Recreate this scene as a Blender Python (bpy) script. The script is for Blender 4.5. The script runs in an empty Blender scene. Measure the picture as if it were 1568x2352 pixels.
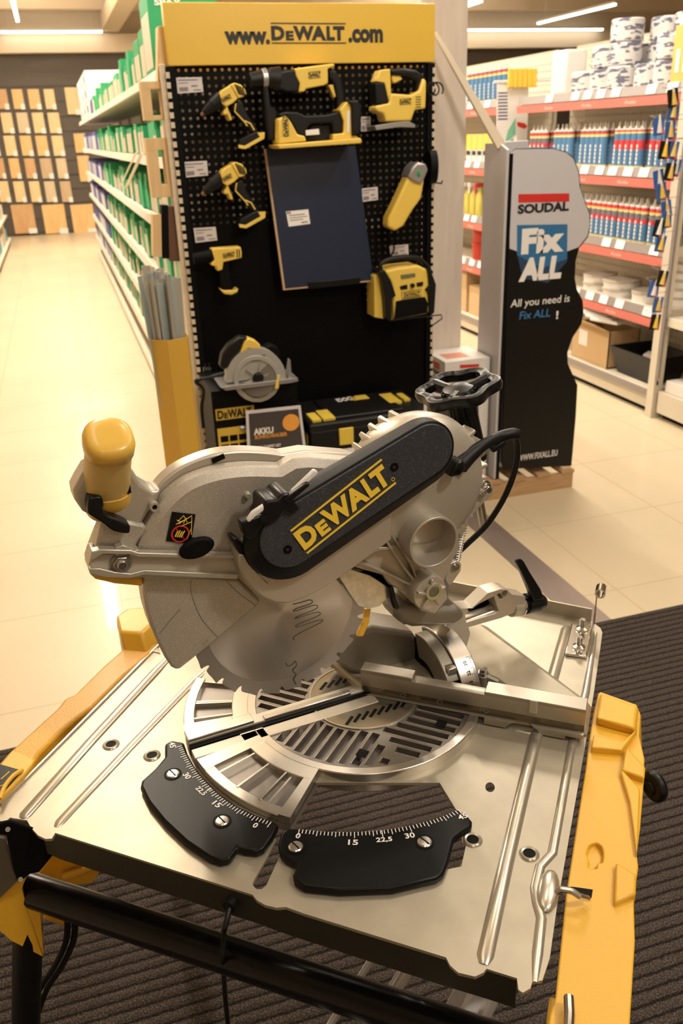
import bpy, bmesh, math, random
from mathutils import Vector, Matrix
random.seed(7)
SC = bpy.context.scene
COL = SC.collection
V = Vector
# ---------------------------------------------------------------- camera
FPX = 1952.0; YAW, PIT, ROL = 0.292, 0.4192, -0.0375; CAMZ = 1.62
CF = V((math.sin(YAW)*math.cos(PIT), math.cos(YAW)*math.cos(PIT), -math.sin(PIT)))
_r0 = V((math.cos(YAW), -math.sin(YAW), 0)); _u0 = _r0.cross(CF)
CR = math.cos(ROL)*_r0 + math.sin(ROL)*_u0; CU = -math.sin(ROL)*_r0 + math.cos(ROL)*_u0
CC = V((0, 0, CAMZ))
cam = bpy.data.cameras.new('camera'); camo = bpy.data.objects.new('camera', cam); COL.objects.link(camo)
cam.sensor_fit = 'VERTICAL'; cam.sensor_height = 36; cam.sensor_width = 24; cam.lens = FPX/2352*36
cam.clip_start = 0.02; cam.clip_end = 200
m = Matrix((CR, CU, -CF)).transposed().to_4x4(); m.translation = CC; camo.matrix_world = m
cam.dof.use_dof = True; cam.dof.focus_distance = 1.04; cam.dof.aperture_fstop = 9.0
SC.camera = camo
SC.view_settings.view_transform = 'Standard'; SC.view_settings.look = 'None'
SC.view_settings.gamma = 1; SC.view_settings.use_curve_mapping = False
SC.view_settings.exposure = 0.30
# ---------------------------------------------------------------- world and lights
w = bpy.data.worlds.new('world'); SC.world = w; w.use_nodes = True
w.node_tree.nodes['Background'].inputs[0].default_value = (1.0, .86, .68, 1); w.node_tree.nodes['Background'].inputs[1].default_value = 0.25
def area(name, loc, sx, sy, power, col=(1, .80, .56), rz=0):
    l = bpy.data.lights.new(name, 'AREA'); l.shape = 'RECTANGLE'; l.size = sx; l.size_y = sy; l.energy = power; l.color = col
    o = bpy.data.objects.new(name, l); o.location = loc; o.rotation_euler = (0, 0, rz); COL.objects.link(o); return o
LAMPZ = 3.42
LC = (1, .895, .755)
for i, (x, y, p) in enumerate([(-.12, -1.5, 12), (-.12, 1.2, 7), (-.12, 4.0, 46), (-.12, 6.8, 58), (-.12, 9.6, 60), (-.12, 12.4, 64), (-.12, 15.2, 76),
                               (2.35, -1.2, 16), (2.35, 1.6, 24), (2.35, 4.4, 62), (2.35, 7.2, 66), (2.35, 10.0, 60), (2.35, 13.4, 60)]):
    area('tube_light', (x, y, LAMPZ), .07, 1.5, p, LC)
for x, y, p in ((-.12, 4, 60), (-.12, 9, 200), (-.12, 14.5, 330), (4.5, 8, 130), (7, 15, 210), (2, .5, 14)):
    area('ceiling_fill', (x, y, 3.5), .3, 3.0, p, LC).rotation_euler = (math.pi, 0, 0)  # added upward fill to brighten the ceiling, no fixtures of their own
area('spot_display', (1.1, 1.9, 3.3), .25, .25, 16, (1, .89, .74)).rotation_euler = (math.radians(38), 0, 0)
area('spot_saw', (1.45, -.35, 3.15), .20, .20, 24, (1, .91, .80)).rotation_euler = (math.radians(22), math.radians(18), 0)
# ---------------------------------------------------------------- pixel -> plane helpers (frame 1568 x 2352)
def ray(px, py): return (px-784)/FPX*CR + (1176-py)/FPX*CU + CF
def hit(px, py, p0, n):
    d = ray(px, py); return CC + d*(((p0-CC).dot(n))/d.dot(n))
def aZ(px, py, z): return hit(px, py, V((0, 0, z)), V((0, 0, 1)))
def aY(px, py, y): return hit(px, py, V((0, y, 0)), V((0, 1, 0)))
def aX(px, py, x): return hit(px, py, V((x, 0, 0)), V((1, 0, 0)))
# ---------------------------------------------------------------- mesh builder
def frame(ax):
    ax = ax.normalized(); t = V((0, 0, 1)) if abs(ax.z) < .9 else V((1, 0, 0))
    a = ax.cross(t).normalized(); return a, ax.cross(a).normalized()
class G:
    def __init__(s): s.v = []; s.f = []; s.m = []; s.mi = 0
    def _f(s, f): s.f.append(f); s.m.append(s.mi)
    def mat(s, i): s.mi = i; return s
    def prism(s, pts, vec):
        b = len(s.v); n = len(pts); vec = V(vec); pts = [V(p) for p in pts]
        nn = V((0, 0, 0))
        for i in range(n): nn += pts[i].cross(pts[(i+1) % n])
        if nn.dot(vec) > 0: pts = pts[::-1]
        s.v += pts + [p+vec for p in pts]
        s._f(list(range(b, b+n))); s._f(list(range(b+2*n-1, b+n-1, -1)))
        for i in range(n):
            j = (i+1) % n; s._f([b+i, b+n+i, b+n+j, b+j])
        return s
    def prismh(s, outer, holes, vec):
        from mathutils.geometry import tessellate_polygon
        vec = V(vec); L_ = [[V(p) for p in outer]]+[[V(p) for p in h] for h in holes]; b = len(s.v); flat = [p for l in L_ for p in l]; n = len(flat)
        s.v += flat+[p+vec for p in flat]
        for t in tessellate_polygon(L_): s._f([b+i for i in t]); s._f([b+n+i for i in t][::-1])
        k = 0
        for l in L_:
            m_ = len(l)
            for i in range(m_): j = (i+1) % m_; s._f([b+k+i, b+k+j, b+n+k+j, b+n+k+i])
            k += m_
        return s
    def loft(s, rings, cap=True, closed=True):
        b = len(s.v); n = len(rings[0])
        for r in rings: s.v += [V(p) for p in r]
        for k in range(len(rings)-1):
            for i in range(n if closed else n-1):
                j = (i+1) % n; s._f([b+k*n+i, b+k*n+j, b+(k+1)*n+j, b+(k+1)*n+i])
        if cap:
            s._f([b+i for i in range(n)][::-1]); s._f([b+(len(rings)-1)*n+i for i in range(n)])
        return s
    def cyl(s, p0, p1, r0, r1=None, seg=24, cap=True):
        p0 = V(p0); p1 = V(p1); r1 = r0 if r1 is None else r1
        a, c = frame(p1-p0)
        R = lambda p, r: [p + a*(r*math.cos(t*2*math.pi/seg)) - c*(r*math.sin(t*2*math.pi/seg)) for t in range(seg)]
        R2 = lambda p, r: R(p, r)[::-1]
        return s.loft([R2(p0, r0), R2(p1, r1)], cap)
    def lathe(s, p0, ax, prof, seg=28, cap=True):
        ax = V(ax).normalized(); a, c = frame(ax); p0 = V(p0)
        return s.loft([[p0 + ax*h + (a*math.cos(-t*2*math.pi/seg) - c*math.sin(-t*2*math.pi/seg))*r for t in range(seg)] for r, h in prof], cap)
    def ring(s, p0, p1, ri, ro, seg=36):
        p0 = V(p0); p1 = V(p1); a, c = frame(p1-p0)
        C_ = lambda p, r: [p + a*(r*math.cos(t*2*math.pi/seg)) + c*(r*math.sin(t*2*math.pi/seg)) for t in range(seg)]
        return s.loft([C_(p0, ri), C_(p0, ro), C_(p1, ro), C_(p1, ri), C_(p0, ri)], False)
    def tube(s, pts, r, seg=10):
        pts = [V(p) for p in pts]; rs = r if isinstance(r, (list, tuple)) else [r]*len(pts); rings = []
        up = None
        for i, p in enumerate(pts):
            t = (pts[min(i+1, len(pts)-1)]-pts[max(i-1, 0)]).normalized()
            if up is None: a, c = frame(t)
            else:
                a = (up - t*up.dot(t)).normalized(); c = t.cross(a)
            up = a
            rings.append([p + a*(rs[i]*math.cos(k*2*math.pi/seg)) + c*(rs[i]*math.sin(k*2*math.pi/seg)) for k in range(seg)])
        return s.loft(rings)
    def box(s, c, sz, ax=None):
        c = V(c); X_, Y_, Z_ = ax if ax else (V((1, 0, 0)), V((0, 1, 0)), V((0, 0, 1)))
        h = [d/2 for d in sz]
        return s.prism([c-Z_*h[2]+X_*(i*h[0])+Y_*(j*h[1]) for i, j in ((-1, -1), (1, -1), (1, 1), (-1, 1))], Z_*sz[2])
    def bb(s, x0, x1, y0, y1, z0, z1): return s.box(((x0+x1)/2, (y0+y1)/2, (z0+z1)/2), (x1-x0, y1-y0, z1-z0))
    def ellip(s, c, rx, ry, rz, ax=None, seg=20, n=10):
        c = V(c); X_, Y_, Z_ = ax if ax else (V((1, 0, 0)), V((0, 1, 0)), V((0, 0, 1)))
        rings = []
        for k in range(n+1):
            ph = -math.pi/2 + math.pi*(k/n); q = max(math.cos(ph), .02)
            rings.append([c + X_*(rx*q*math.cos(t*2*math.pi/seg)) + Y_*(ry*q*math.sin(t*2*math.pi/seg)) + Z_*(rz*math.sin(ph)) for t in range(seg)])
        return s.loft(rings)
def spline(pts, n=8, closed=False):
    P = [V(p) for p in pts]; out = []; N = len(P)
    for i in range(N if closed else N-1):
        p0 = P[(i-1) % N] if closed or i > 0 else P[0]; p1 = P[i]; p2 = P[(i+1) % N]
        p3 = P[(i+2) % N] if closed or i+2 < N else P[-1]
        for k in range(n):
            t = k/n
            out.append(.5*((2*p1)+(p2-p0)*t+(2*p0-5*p1+4*p2-p3)*t*t+(3*p1-p0-3*p2+p3)*t*t*t))
    if not closed: out.append(P[-1])
    return out
def mesh(name, g, mats, off=V((0, 0, 0)), ang=32):
    me = bpy.data.meshes.new(name); me.from_pydata([tuple(v-off) for v in g.v], [], g.f)
    for mt in (mats if isinstance(mats, (list, tuple)) else [mats]): me.materials.append(mt)
    me.polygons.foreach_set('material_index', g.m)
    bm = bmesh.new(); bm.from_mesh(me); bmesh.ops.recalc_face_normals(bm, faces=bm.faces); bm.to_mesh(me); bm.free()
    if ang:
        me.polygons.foreach_set('use_smooth', [True]*len(me.polygons)); me.set_sharp_from_angle(angle=math.radians(ang))
    me.update(); return me
def wloc(p):
    o = V((0, 0, 0))
    while p is not None: o = o + p.location; p = p.parent
    return o
def obj(name, g, mats, parent=None, bevel=0, seg=2, ang=32, label=None):
    o = bpy.data.objects.new(name, mesh(name, g, mats, wloc(parent), ang)); COL.objects.link(o)
    if parent is not None: o.parent = parent
    if bevel:
        b = o.modifiers.new('bevel', 'BEVEL'); b.width = bevel; b.segments = seg; b.limit_method = 'ANGLE'; b.angle_limit = math.radians(40)
        b.harden_normals = False
    if label: o['label'] = label
    return o
def thing(name, label, cat, loc=(0, 0, 0), rz=0, group=None):
    o = bpy.data.objects.new(name, None); COL.objects.link(o); o.location = loc; o.rotation_euler = (0, 0, rz)
    o.empty_display_size = .05
    return tag(o, label, cat, group)
def tag(o, label, cat, group=None):
    o['label'] = label; o['category'] = cat
    if group: o['group'] = group
    return o
def struct(name, g, mt, bevel=0, parent=None):
    o = obj(name, g, mt, parent, bevel)
    if parent is None: o['kind'] = 'structure'
    return o
def dup(root, loc, rz=0, label=None, group=None):
    r = root.copy(); COL.objects.link(r); r.location = loc; r.rotation_euler = (0, 0, rz)
    if label: r['label'] = label
    if group: r['group'] = group
    for ch in list(root.children):
        c = ch.copy(); COL.objects.link(c); c.parent = r
        for k in list(ch.children):
            d = k.copy(); COL.objects.link(d); d.parent = c
    return r
def carve(o, g):
    """subtract builder g from mesh object o"""
    me = mesh('cutter', g, [], wloc(o)); c = bpy.data.objects.new('cutter', me); COL.objects.link(c)
    mods = [m_ for m_ in o.modifiers]
    c.location = wloc(o)
    b = o.modifiers.new('cut', 'BOOLEAN'); b.object = c; b.operation = 'DIFFERENCE'; b.solver = 'EXACT'
    bpy.context.view_layer.update()
    dg = bpy.context.evaluated_depsgraph_get(); nm = bpy.data.meshes.new_from_object(o.evaluated_get(dg))
    nm.polygons.foreach_set('use_smooth', [True]*len(nm.polygons)); nm.set_sharp_from_angle(angle=math.radians(28))
    o.modifiers.clear(); o.data = nm
    bpy.data.objects.remove(c)
_tc = {}
def glyphs(s, bold):
    k = (s, bold)
    if k not in _tc:
        cu = bpy.data.curves.new('t', 'FONT'); cu.body = s; cu.size = 1; cu.offset = bold; cu.resolution_u = 3
        o = bpy.data.objects.new('t', cu); COL.objects.link(o); bpy.context.view_layer.update()
        me = bpy.data.meshes.new_from_object(o.evaluated_get(bpy.context.evaluated_depsgraph_get()))
        vs = [v.co.copy() for v in me.vertices]; fs = [list(p.vertices) for p in me.polygons]
        bpy.data.objects.remove(o); bpy.data.meshes.remove(me)
        x0 = min(v.x for v in vs); x1 = max(v.x for v in vs); y0 = min(v.y for v in vs); y1 = max(v.y for v in vs)
        _tc[k] = ([V(((v.x-x0)/(x1-x0), (v.y-y0)/(y1-y0), 0)) for v in vs], fs, (x1-x0)/(y1-y0))
    return _tc[k]
def addtext(g, s, P0, X_, Y_, lift, bold=.02, sh=0):
    """fit string s into the parallelogram P0 + a X_ + b Y_, raised along lift"""
    vs, fs, asp = glyphs(s, bold); b = len(g.v); n = len(vs); L = V(lift)
    g.v += [P0 + X_*(v.x) + Y_*v.y + L for v in vs] + [P0 + X_*v.x + Y_*v.y for v in vs]
    cnt = {}
    flip = X_.cross(Y_).dot(L) < 0
    for f in fs:
        g._f([b+i for i in (f[::-1] if flip else f)])
        for i in range(len(f)):
            e = (f[i], f[(i+1) % len(f)]); cnt[e] = cnt.get(e, 0)+1
    for (i, j) in list(cnt):
        if (j, i) not in cnt: g._f([b+i, b+n+i, b+n+j, b+j])
def logo(g, P0, X_, Y_, lift, bold=.035, lines=True):
    """the tool maker's word mark: tall D, small raised E, WALT, between two rules"""
    h = .70 if lines else 1; q = .15 if lines else 0
    addtext(g, 'D', P0+X_*0.0+Y_*q, X_*.175, Y_*h, lift, bold)
    addtext(g, 'E', P0+X_*.19+Y_*(q+.0*h), X_*.105, Y_*h*.66, lift, bold)
    addtext(g, 'W', P0+X_*.29+Y_*q, X_*.275, Y_*h, lift, bold)
    addtext(g, 'A', P0+X_*.53+Y_*q, X_*.20, Y_*h, lift, bold)
    addtext(g, 'L', P0+X_*.735+Y_*q, X_*.11, Y_*h, lift, bold)
    addtext(g, 'T', P0+X_*.825+Y_*q, X_*.155, Y_*h, lift, bold)
    if lines:
        for y in (0, .95): g.prism([P0+Y_*y, P0+X_+Y_*y, P0+X_+Y_*(y+.05), P0+Y_*(y+.05)], V(lift))
# ---------------------------------------------------------------- materials
def sock(n, k, v):
    if k in n.inputs: n.inputs[k].default_value = v
def M(name, col, rough=.5, metal=0, bump=None, mix=None, coat=0, spec=None, aniso=0):
    """bump=(scale,strength[,stretch])  mix=(scale, colour2, lo, hi)"""
    mt = bpy.data.materials.new(name); mt.use_nodes = True; nt = mt.node_tree; b = nt.nodes['Principled BSDF']
    sock(b, 'Base Color', (*col, 1)); sock(b, 'Roughness', rough); sock(b, 'Metallic', metal); sock(b, 'Coat Weight', coat)
    sock(b, 'Coat Roughness', .12)
    if spec is not None: sock(b, 'Specular IOR Level', spec)
    if aniso: sock(b, 'Anisotropic', aniso)
    tc = nt.nodes.new('ShaderNodeTexCoord')
    if mix:
        n = nt.nodes.new('ShaderNodeTexNoise'); n.inputs['Scale'].default_value = mix[0]; n.inputs['Detail'].default_value = 4
        r = nt.nodes.new('ShaderNodeValToRGB'); r.color_ramp.elements[0].position = mix[2]; r.color_ramp.elements[1].position = mix[3]
        r.color_ramp.elements[0].color = (*col, 1); r.color_ramp.elements[1].color = (*mix[1], 1)
        nt.links.new(tc.outputs['Object'], n.inputs['Vector']); nt.links.new(n.outputs[0], r.inputs[0]); nt.links.new(r.outputs[0], b.inputs['Base Color'])
        if len(mix) > 4:
            mp = nt.nodes.new('ShaderNodeMapping'); mp.inputs['Scale'].default_value = mix[4]
            nt.links.new(tc.outputs['Object'], mp.inputs[0]); nt.links.new(mp.outputs[0], n.inputs['Vector'])
    if bump:
        n = nt.nodes.new('ShaderNodeTexNoise'); n.inputs['Scale'].default_value = bump[0]; n.inputs['Detail'].default_value = 3
        bp = nt.nodes.new('ShaderNodeBump'); bp.inputs['Strength'].default_value = bump[1]; bp.inputs['Distance'].default_value = .002 if len(bump) < 3 else bump[2]
        nt.links.new(tc.outputs['Object'], n.inputs['Vector']); nt.links.new(n.outputs[0], bp.inputs['Height']); nt.links.new(bp.outputs[0], b.inputs['Normal'])
    return mt
def emis(name, col, s):
    mt = bpy.data.materials.new(name); mt.use_nodes = True; b = mt.node_tree.nodes['Principled BSDF']
    sock(b, 'Base Color', (*col, 1)); sock(b, 'Emission Color', (*col, 1)); sock(b, 'Emission Strength', s); return mt
CAST = M('cast_aluminium', (.42, .38, .315), .42, .42, (1400, .35, .0006), (900, (.66, .62, .56), .52, .72))
CASTS = M('cast_smooth', (.47, .43, .36), .38, .5, (900, .2, .0004))
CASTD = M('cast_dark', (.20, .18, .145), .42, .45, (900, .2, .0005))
ZINC = M('zinc_sheet', (.355, .315, .24), .38, .5, None, (22, (.41, .365, .28), .35, .7))
ZINCB = M('zinc_bead', (.50, .46, .38), .28, .75)
STEEL = M('machined_steel', (.52, .50, .47), .26, 1)
STEELD = M('grooved_alloy', (.235, .215, .195), .36, .8, (500, .2, .0004))
ALLOY = M('bright_alloy', (.62, .585, .52), .25, .9)
CHROME = M('chrome', (.75, .74, .72), .12, 1)
BLADE = M('saw_blade', (.40, .375, .35), .42, .85)
YEL = M('tool_yellow', (.72, .405, .03), .34, 0, (700, .45, .0008), None, .15)
YELP = M('yellow_plastic', (.78, .50, .055), .40, 0)
YELD = M('yellow_casting_rough', (.66, .33, .02), .38, 0, (450, .7, .0012), None, .2)
BLK = M('black_plastic', (.004, .004, .0045), .34, 0, None, None, 0, .3)
BLKM = M('black_matt', (.003, .003, .003), .6, 0, None, None, 0, .12)
COVER = M('cover_face', (.026, .029, .036), .45, 0, (900, .5, .0008), (500, (.075, .08, .095), .5, .75), 0, .4)
COVERE = M('cover_edge', (.005, .005, .006), .5, 0, (900, .3, .0005), None, 0, .2)
LOGO = M('logo_yellow', (.86, .60, .06), .35)
SCALE = M('scale_black', (.003, .003, .003), .36, 0, None, None, 0, .18)
WHITE = M('white_print', (.82, .80, .78), .5)
INK = M('black_print', (.012, .010, .009), .5)
RED = M('red_print', (.62, .03, .025), .45)
REDS = M('red_strip', (.56, .15, .12), .45)
GRN = M('green_carton', (.02, .33, .13), .5)
GRN2 = M('green_carton_light', (.05, .42, .20), .5)
CREAM = M('cream_paint', (.62, .53, .40), .45)
CARD = M('cardboard', (.50, .34, .18), .75)
WHT = M('white_gloss', (.74, .71, .68), .4)
GREYP = M('grey_panel', (.52, .50, .52), .5)
BLUE = M('blue_print', (.03, .16, .36), .4)
BLUL = M('cartridge_blue', (.08, .21, .39), .4)
ORANGE = M('orange_print', (.80, .36, .06), .5)
RUB = M('black_rubber', (.004, .004, .004), .45, 0, None, None, 0, .25)
# ================================================================ THE SETTING
def floor_mat():
    mt = M('floor_tiles', (.57, .475, .325), .45, 0, (3.0, .05, .004), (1.3, (.63, .535, .375), .3, .75)); nt = mt.node_tree; b = nt.nodes['Principled BSDF']
    sock(b, 'Specular IOR Level', .25); sock(b, 'Coat Weight', .22); sock(b, 'Coat Roughness', .07)
    br = nt.nodes.new('ShaderNodeTexBrick'); br.offset = 0; br.inputs['Scale'].default_value = 1.0
    br.inputs['Brick Width'].default_value = .6; br.inputs['Row Height'].default_value = .6; br.inputs['Mortar Size'].default_value = .004
    tc = nt.nodes['Texture Coordinate']; nt.links.new(tc.outputs['Object'], br.inputs['Vector'])
    mx = nt.nodes.new('ShaderNodeMixRGB'); mx.inputs[2].default_value = (.50, .40, .25, 1)
    src = b.inputs['Base Color'].links[0].from_socket
    nt.links.new(br.outputs['Fac'], mx.inputs[0]); nt.links.new(src, mx.inputs[1]); nt.links.new(mx.outputs[0], b.inputs['Base Color']); return mt
def carpet_mat():
    mt = M('ribbed_carpet', (.036, .029, .025), .95, 0, None, (330, (.19, .152, .13), .46, .70)); nt = mt.node_tree; b = nt.nodes['Principled BSDF']
    sock(b, 'Specular IOR Level', .1)
    tc = nt.nodes['Texture Coordinate']; wv = nt.nodes.new('ShaderNodeTexWave'); wv.bands_direction = 'Y'; wv.inputs['Scale'].default_value = 11.5
    wv.inputs['Distortion'].default_value = .8; wv.inputs['Detail Scale'].default_value = 6
    nt.links.new(tc.outputs['Object'], wv.inputs['Vector'])
    r = nt.nodes.new('ShaderNodeValToRGB'); r.color_ramp.elements[0].position = .03; r.color_ramp.elements[1].position = .26
    r.color_ramp.elements[0].color = (.28, .28, .28, 1)
    mx = nt.nodes.new('ShaderNodeMixRGB'); mx.blend_type = 'MULTIPLY'; mx.inputs[0].default_value = 1
    src = b.inputs['Base Color'].links[0].from_socket
    nt.links.new(wv.outputs[0], r.inputs[0]); nt.links.new(r.outputs[0], mx.inputs[1]); nt.links.new(src, mx.inputs[2]); nt.links.new(mx.outputs[0], b.inputs['Base Color'])
    bp = nt.nodes.new('ShaderNodeBump'); bp.inputs['Strength'].default_value = .9; bp.inputs['Distance'].default_value = .005
    nz = nt.nodes.new('ShaderNodeTexNoise'); nz.inputs['Scale'].default_value = 400; nt.links.new(tc.outputs['Object'], nz.inputs['Vector'])
    ad = nt.nodes.new('ShaderNodeMath'); ad.operation = 'ADD'; nt.links.new(wv.outputs[0], ad.inputs[0]); nt.links.new(nz.outputs[0], ad.inputs[1])
    nt.links.new(ad.outputs[0], bp.inputs['Height']); nt.links.new(bp.outputs[0], b.inputs['Normal']); return mt
WALLD = M('dark_slat_wall', (.075, .062, .05), .6); WALLC = M('cream_wall', (.66, .56, .42), .7)
CEIL = M('ceiling_cream', (.60, .50, .36), .8); WOODW = M('whitewashed_column', (.60, .52, .45), .6, 0, (60, .1), (7, (.66, .58, .50), .3, .7, (6, 6, .6)))
BACKY = 18.43
struct('floor', G().bb(-3, 14, -2.5, BACKY+.3, -.1, 0), floor_mat())
struct('wall_back', G().bb(-3, 14, BACKY, BACKY+.2, 3.13, 4.2), WALLC)
g = G().bb(-3, 14, BACKY+.0, BACKY+.2, 0, 3.13)
for i in range(11): g.bb(-3, 14, BACKY-.02, BACKY, .05+.255*i, .05+.255*i+.235)
struct('wall_back', g, WALLD)
struct('wall_left', G().bb(-3.1, -3, -2.5, BACKY, 0, 4.2), WALLC)
struct('wall_right', G().bb(14, 14.1, -2.5, BACKY, 0, 4.2), WALLC)
struct('wall_rear', G().bb(-3, 14, -2.6, -2.5, 0, 4.2), WALLC)
struct('ceiling', G().bb(-3, 14, -2.5, BACKY+.2, 3.95, 4.1), CEIL)
for i, y in enumerate((3.0, 6.6, 10.2, 13.8, 17.4)): struct('trim_%d' % (i+1), G().bb(-3, 14, y, y+.22, 3.72, 3.95), CEIL)
struct('trim_6', G().bb(-3, 14, BACKY-.25, BACKY-.01, 3.13, 3.42), WALLC)
struct('trim_7', G().bb(1.25, 1.55, 4.0, BACKY-.3, 3.45, 3.72), WALLC)
colx0 = 1.515; struct('trim_8', G().bb(colx0, 1.722, 3.66, 3.86, 0, 3.95), WOODW, .004)
struct('trim_9', G().bb(1.53, 1.655, 2.2, 3.66, 0, .004), M('floor_rail_steel', (.33, .27, .24), .42, .6, (30, .2)))
mt_ = G().bb(-1.2, 4.0, -2.2, 2.208, .001, .009)
tag(obj('floor_mat', mt_, carpet_mat(), None), 'dark brown ribbed entrance mat on the floor beneath the mitre saw', 'mat')
# tube lamps
LAMPE = emis('lamp_tube', (1, .93, .80), 9); HOUS = M('lamp_housing', (.7, .66, .6), .4)
def lamp(x, y, z, L, alongx, label, hang=True):
    t = thing('ceiling_light', label, 'ceiling light', (x, y, z), 0, 'white tube lamps under the ceiling')
    sx, sy = (L, .05) if alongx else (.05, L)
    obj('tube', G().bb(x-sx/2, x+sx/2, y-sy/2, y+sy/2, z, z+.03), LAMPE, t, .008)
    obj('housing', G().bb(x-sx/2, x+sx/2, y-sy/2-.01, y+sy/2+.01, z+.03, z+.07), HOUS, t)
    for s in (-.4, .4): obj('hanger', G().bb(x+s*(sx if alongx else 0)-.004, x+s*(sx if alongx else 0)+.004, y+s*(0 if alongx else sy)-.004, y+s*(0 if alongx else sy)+.004, z+.07, 3.95), HOUS, t)
lamp(.37, 18.0, 3.42, 1.75, True, 'horizontal white tube lamp at the far end of the left aisle')
for y, nm in ((15.6, 'slanting white tube lamp cut off by the top left corner of the photo'), (12.4, 'white tube lamp over the aisle, second nearer from the far wall'), (9.2, 'white tube lamp over the middle of the left aisle'), (6.0, 'white tube lamp over the near part of the left aisle')):
    lamp(-.16, y, 3.46, 2.4, False, nm)
lamp(9.9, 18.0, 3.42, 3.4, True, 'long horizontal white tube lamp right of the white column')
lamp(9.55, 15.8, 3.44, 2.6, False, 'slanting white tube lamp above the stacked tape rolls')
lamp(6.9, 15.5, 3.44, 2.6, False, 'white tube lamp end showing beside the column at the top edge')

# ================================================================ THE MITRE SAW
ZT = .85; TY = -0.6652
TX = V((math.cos(TY), math.sin(TY), 0)); TYV = V((-math.sin(TY), math.cos(TY), 0)); UP = V((0, 0, 1))
OC = V((.319, .985, ZT))
_a = math.radians(-135)+TY
SU = V((math.cos(_a), math.sin(_a), 0)); SN = V((-SU.y, SU.x, 0))
if SN.y > 0: SN = -SN
def T(px, py, dz=0): return aZ(px, py, ZT+dz)
def S3(u, w_, n=0): return OC + SU*u + UP*w_ + SN*n
def SP(px, py, n=0): return hit(px, py, OC+SN*n, SN)
def suw(px, py, n=0):
    q = SP(px, py, n)-OC; return q.dot(SU), q.z
SAW = thing('mitre_saw', 'yellow and grey flip over mitre saw with blade and belt cover on its stand', 'saw', (OC.x, OC.y, 0))
SM = {}
def sprism(name, pts, nf, nb, mt, parent=SAW, bevel=.0, seg=2, sm=False, label=None):
    P = [SP(x, y, nf) for x, y in pts]
    if sm: P = spline(P, 5, True)
    return obj(name, G().prism(P, SN*(nb-nf)), mt, parent, bevel, seg, label=label)
def tprism(name, pts, zt, zb, mt, parent=SAW, bevel=0, seg=2, sm=False, label=None):
    P = [T(x, y, zt) for x, y in pts]
    if sm: P = spline(P, 5, True)
    return obj(name, G().prism(P, V((0, 0, zb-zt))), mt, parent, bevel, seg, label=label)
# --- table plate
front = [(-22, 1868), (0, 1885), (12, 1889), (23, 1878), (62, 1884), (72, 1902), (88, 1919), (105, 1927), (119, 1926), (127, 1913), (580, 2055), (590, 2068), (610, 2079), (635, 2085), (656, 2083), (700, 2099), (1024, 2199), (1033, 2217), (1052, 2234), (1090, 2243), (1110, 2234), (1117, 2225), (1187, 2247), (1190, 2273), (1200, 2280), (1218, 2270), (1222, 2255), (1245, 2252)]
right = [(1262, 2200), (1279, 2080), (1328, 1800), (1342, 1721), (1363, 1593), (1383, 1453), (1378, 1442)]
back = [(1357, 1426), (1031, 1360), (560, 1289)]
tab = tprism('table_plate', front+right+back, 0, -.004, ZINC)
hole = [(632, 1900), (600, 1860), (700, 1770), (1010, 1770), (1078, 1880), (1060, 1960), (960, 1980), (760, 1980), (665, 1950), (650, 1915), (608, 2004), (598, 2012), (586, 2012), (577, 2003), (578, 1996)]
carve(tab, G().prism([T(x, y, .02) for x, y in hole], V((0, 0, -.06))))
carve(tab, G().cyl(T(1125, 1808, .02), T(1125, 1808, -.02), .006))
fl = [T(x, y, -.003) for x, y in front[9:]]
def strip(name, px, z0, z1, th, mt, inw, par=SAW):
    P = [T(x, y, 0) for x, y in px]; top = [p+V((0, 0, z0)) for p in P]; g = G()
    rings = [[p+V((0, 0, z0)), p+V((0, 0, z1)), p+inw*th+V((0, 0, z1)), p+inw*th+V((0, 0, z0))] for p in P]
    g.loft(rings); return obj(name, g, mt, par)
FL = M('flange_dark', (.085, .08, .062), .30, .8)
fr = strip('front_flange', [(23, 1879), (62, 1885), (127, 1914), (580, 2056), (656, 2083), (1024, 2199), (1117, 2226), (1187, 2248)], -.003, -.043, .002, FL, TYV)
strip('back_flange', [(1357, 1426), (1031, 1360), (560, 1289)], .024, -.02, .003, ZINC, TYV*-1)
strip('left_flange', [(0, 1849), (346, 1499), (560, 1288)], .003, -.02, .003, ZINCB, TX)
def bead(pts, r, h, name='raised_bead', mt=ZINCB):
    P = [T(x, y, 0) for x, y in pts]
    g = G(); rings = []
    for i, p in enumerate(P):
        t = (P[min(i+1, len(P)-1)]-P[max(i-1, 0)]).normalized(); sd = V((t.y, -t.x, 0))
        rr = r*(.6 if i in (0, len(P)-1) else 1); hh = h*(.35 if i in (0, len(P)-1) else 1)
        rings.append([p + sd*(rr*math.cos(a)) + UP*(hh*math.sin(a)-.001) for a in [math.pi*k/8 for k in range(9)]])
    g.loft(rings, False, False); return obj(name, g, mt, SAW)
bead([(50, 1880), (58, 1872), (210, 1702), (360, 1540), (400, 1497)], .0085, .005)
bead([(128, 1900), (138, 1888), (300, 1715), (450, 1560), (470, 1540)], .007, .004)
bead([(1110, 2215), (1114, 2196), (1160, 1990), (1222, 1726), (1300, 1446), (1302, 1438)], .009, .006)
bead([(1228, 2255), (1234, 2190), (1243, 2110), (1233, 2075), (1228, 2040), (1240, 1990), (1268, 1960), (1290, 1840), (1312, 1715), (1345, 1590), (1368, 1452)], .006, .004)
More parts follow.
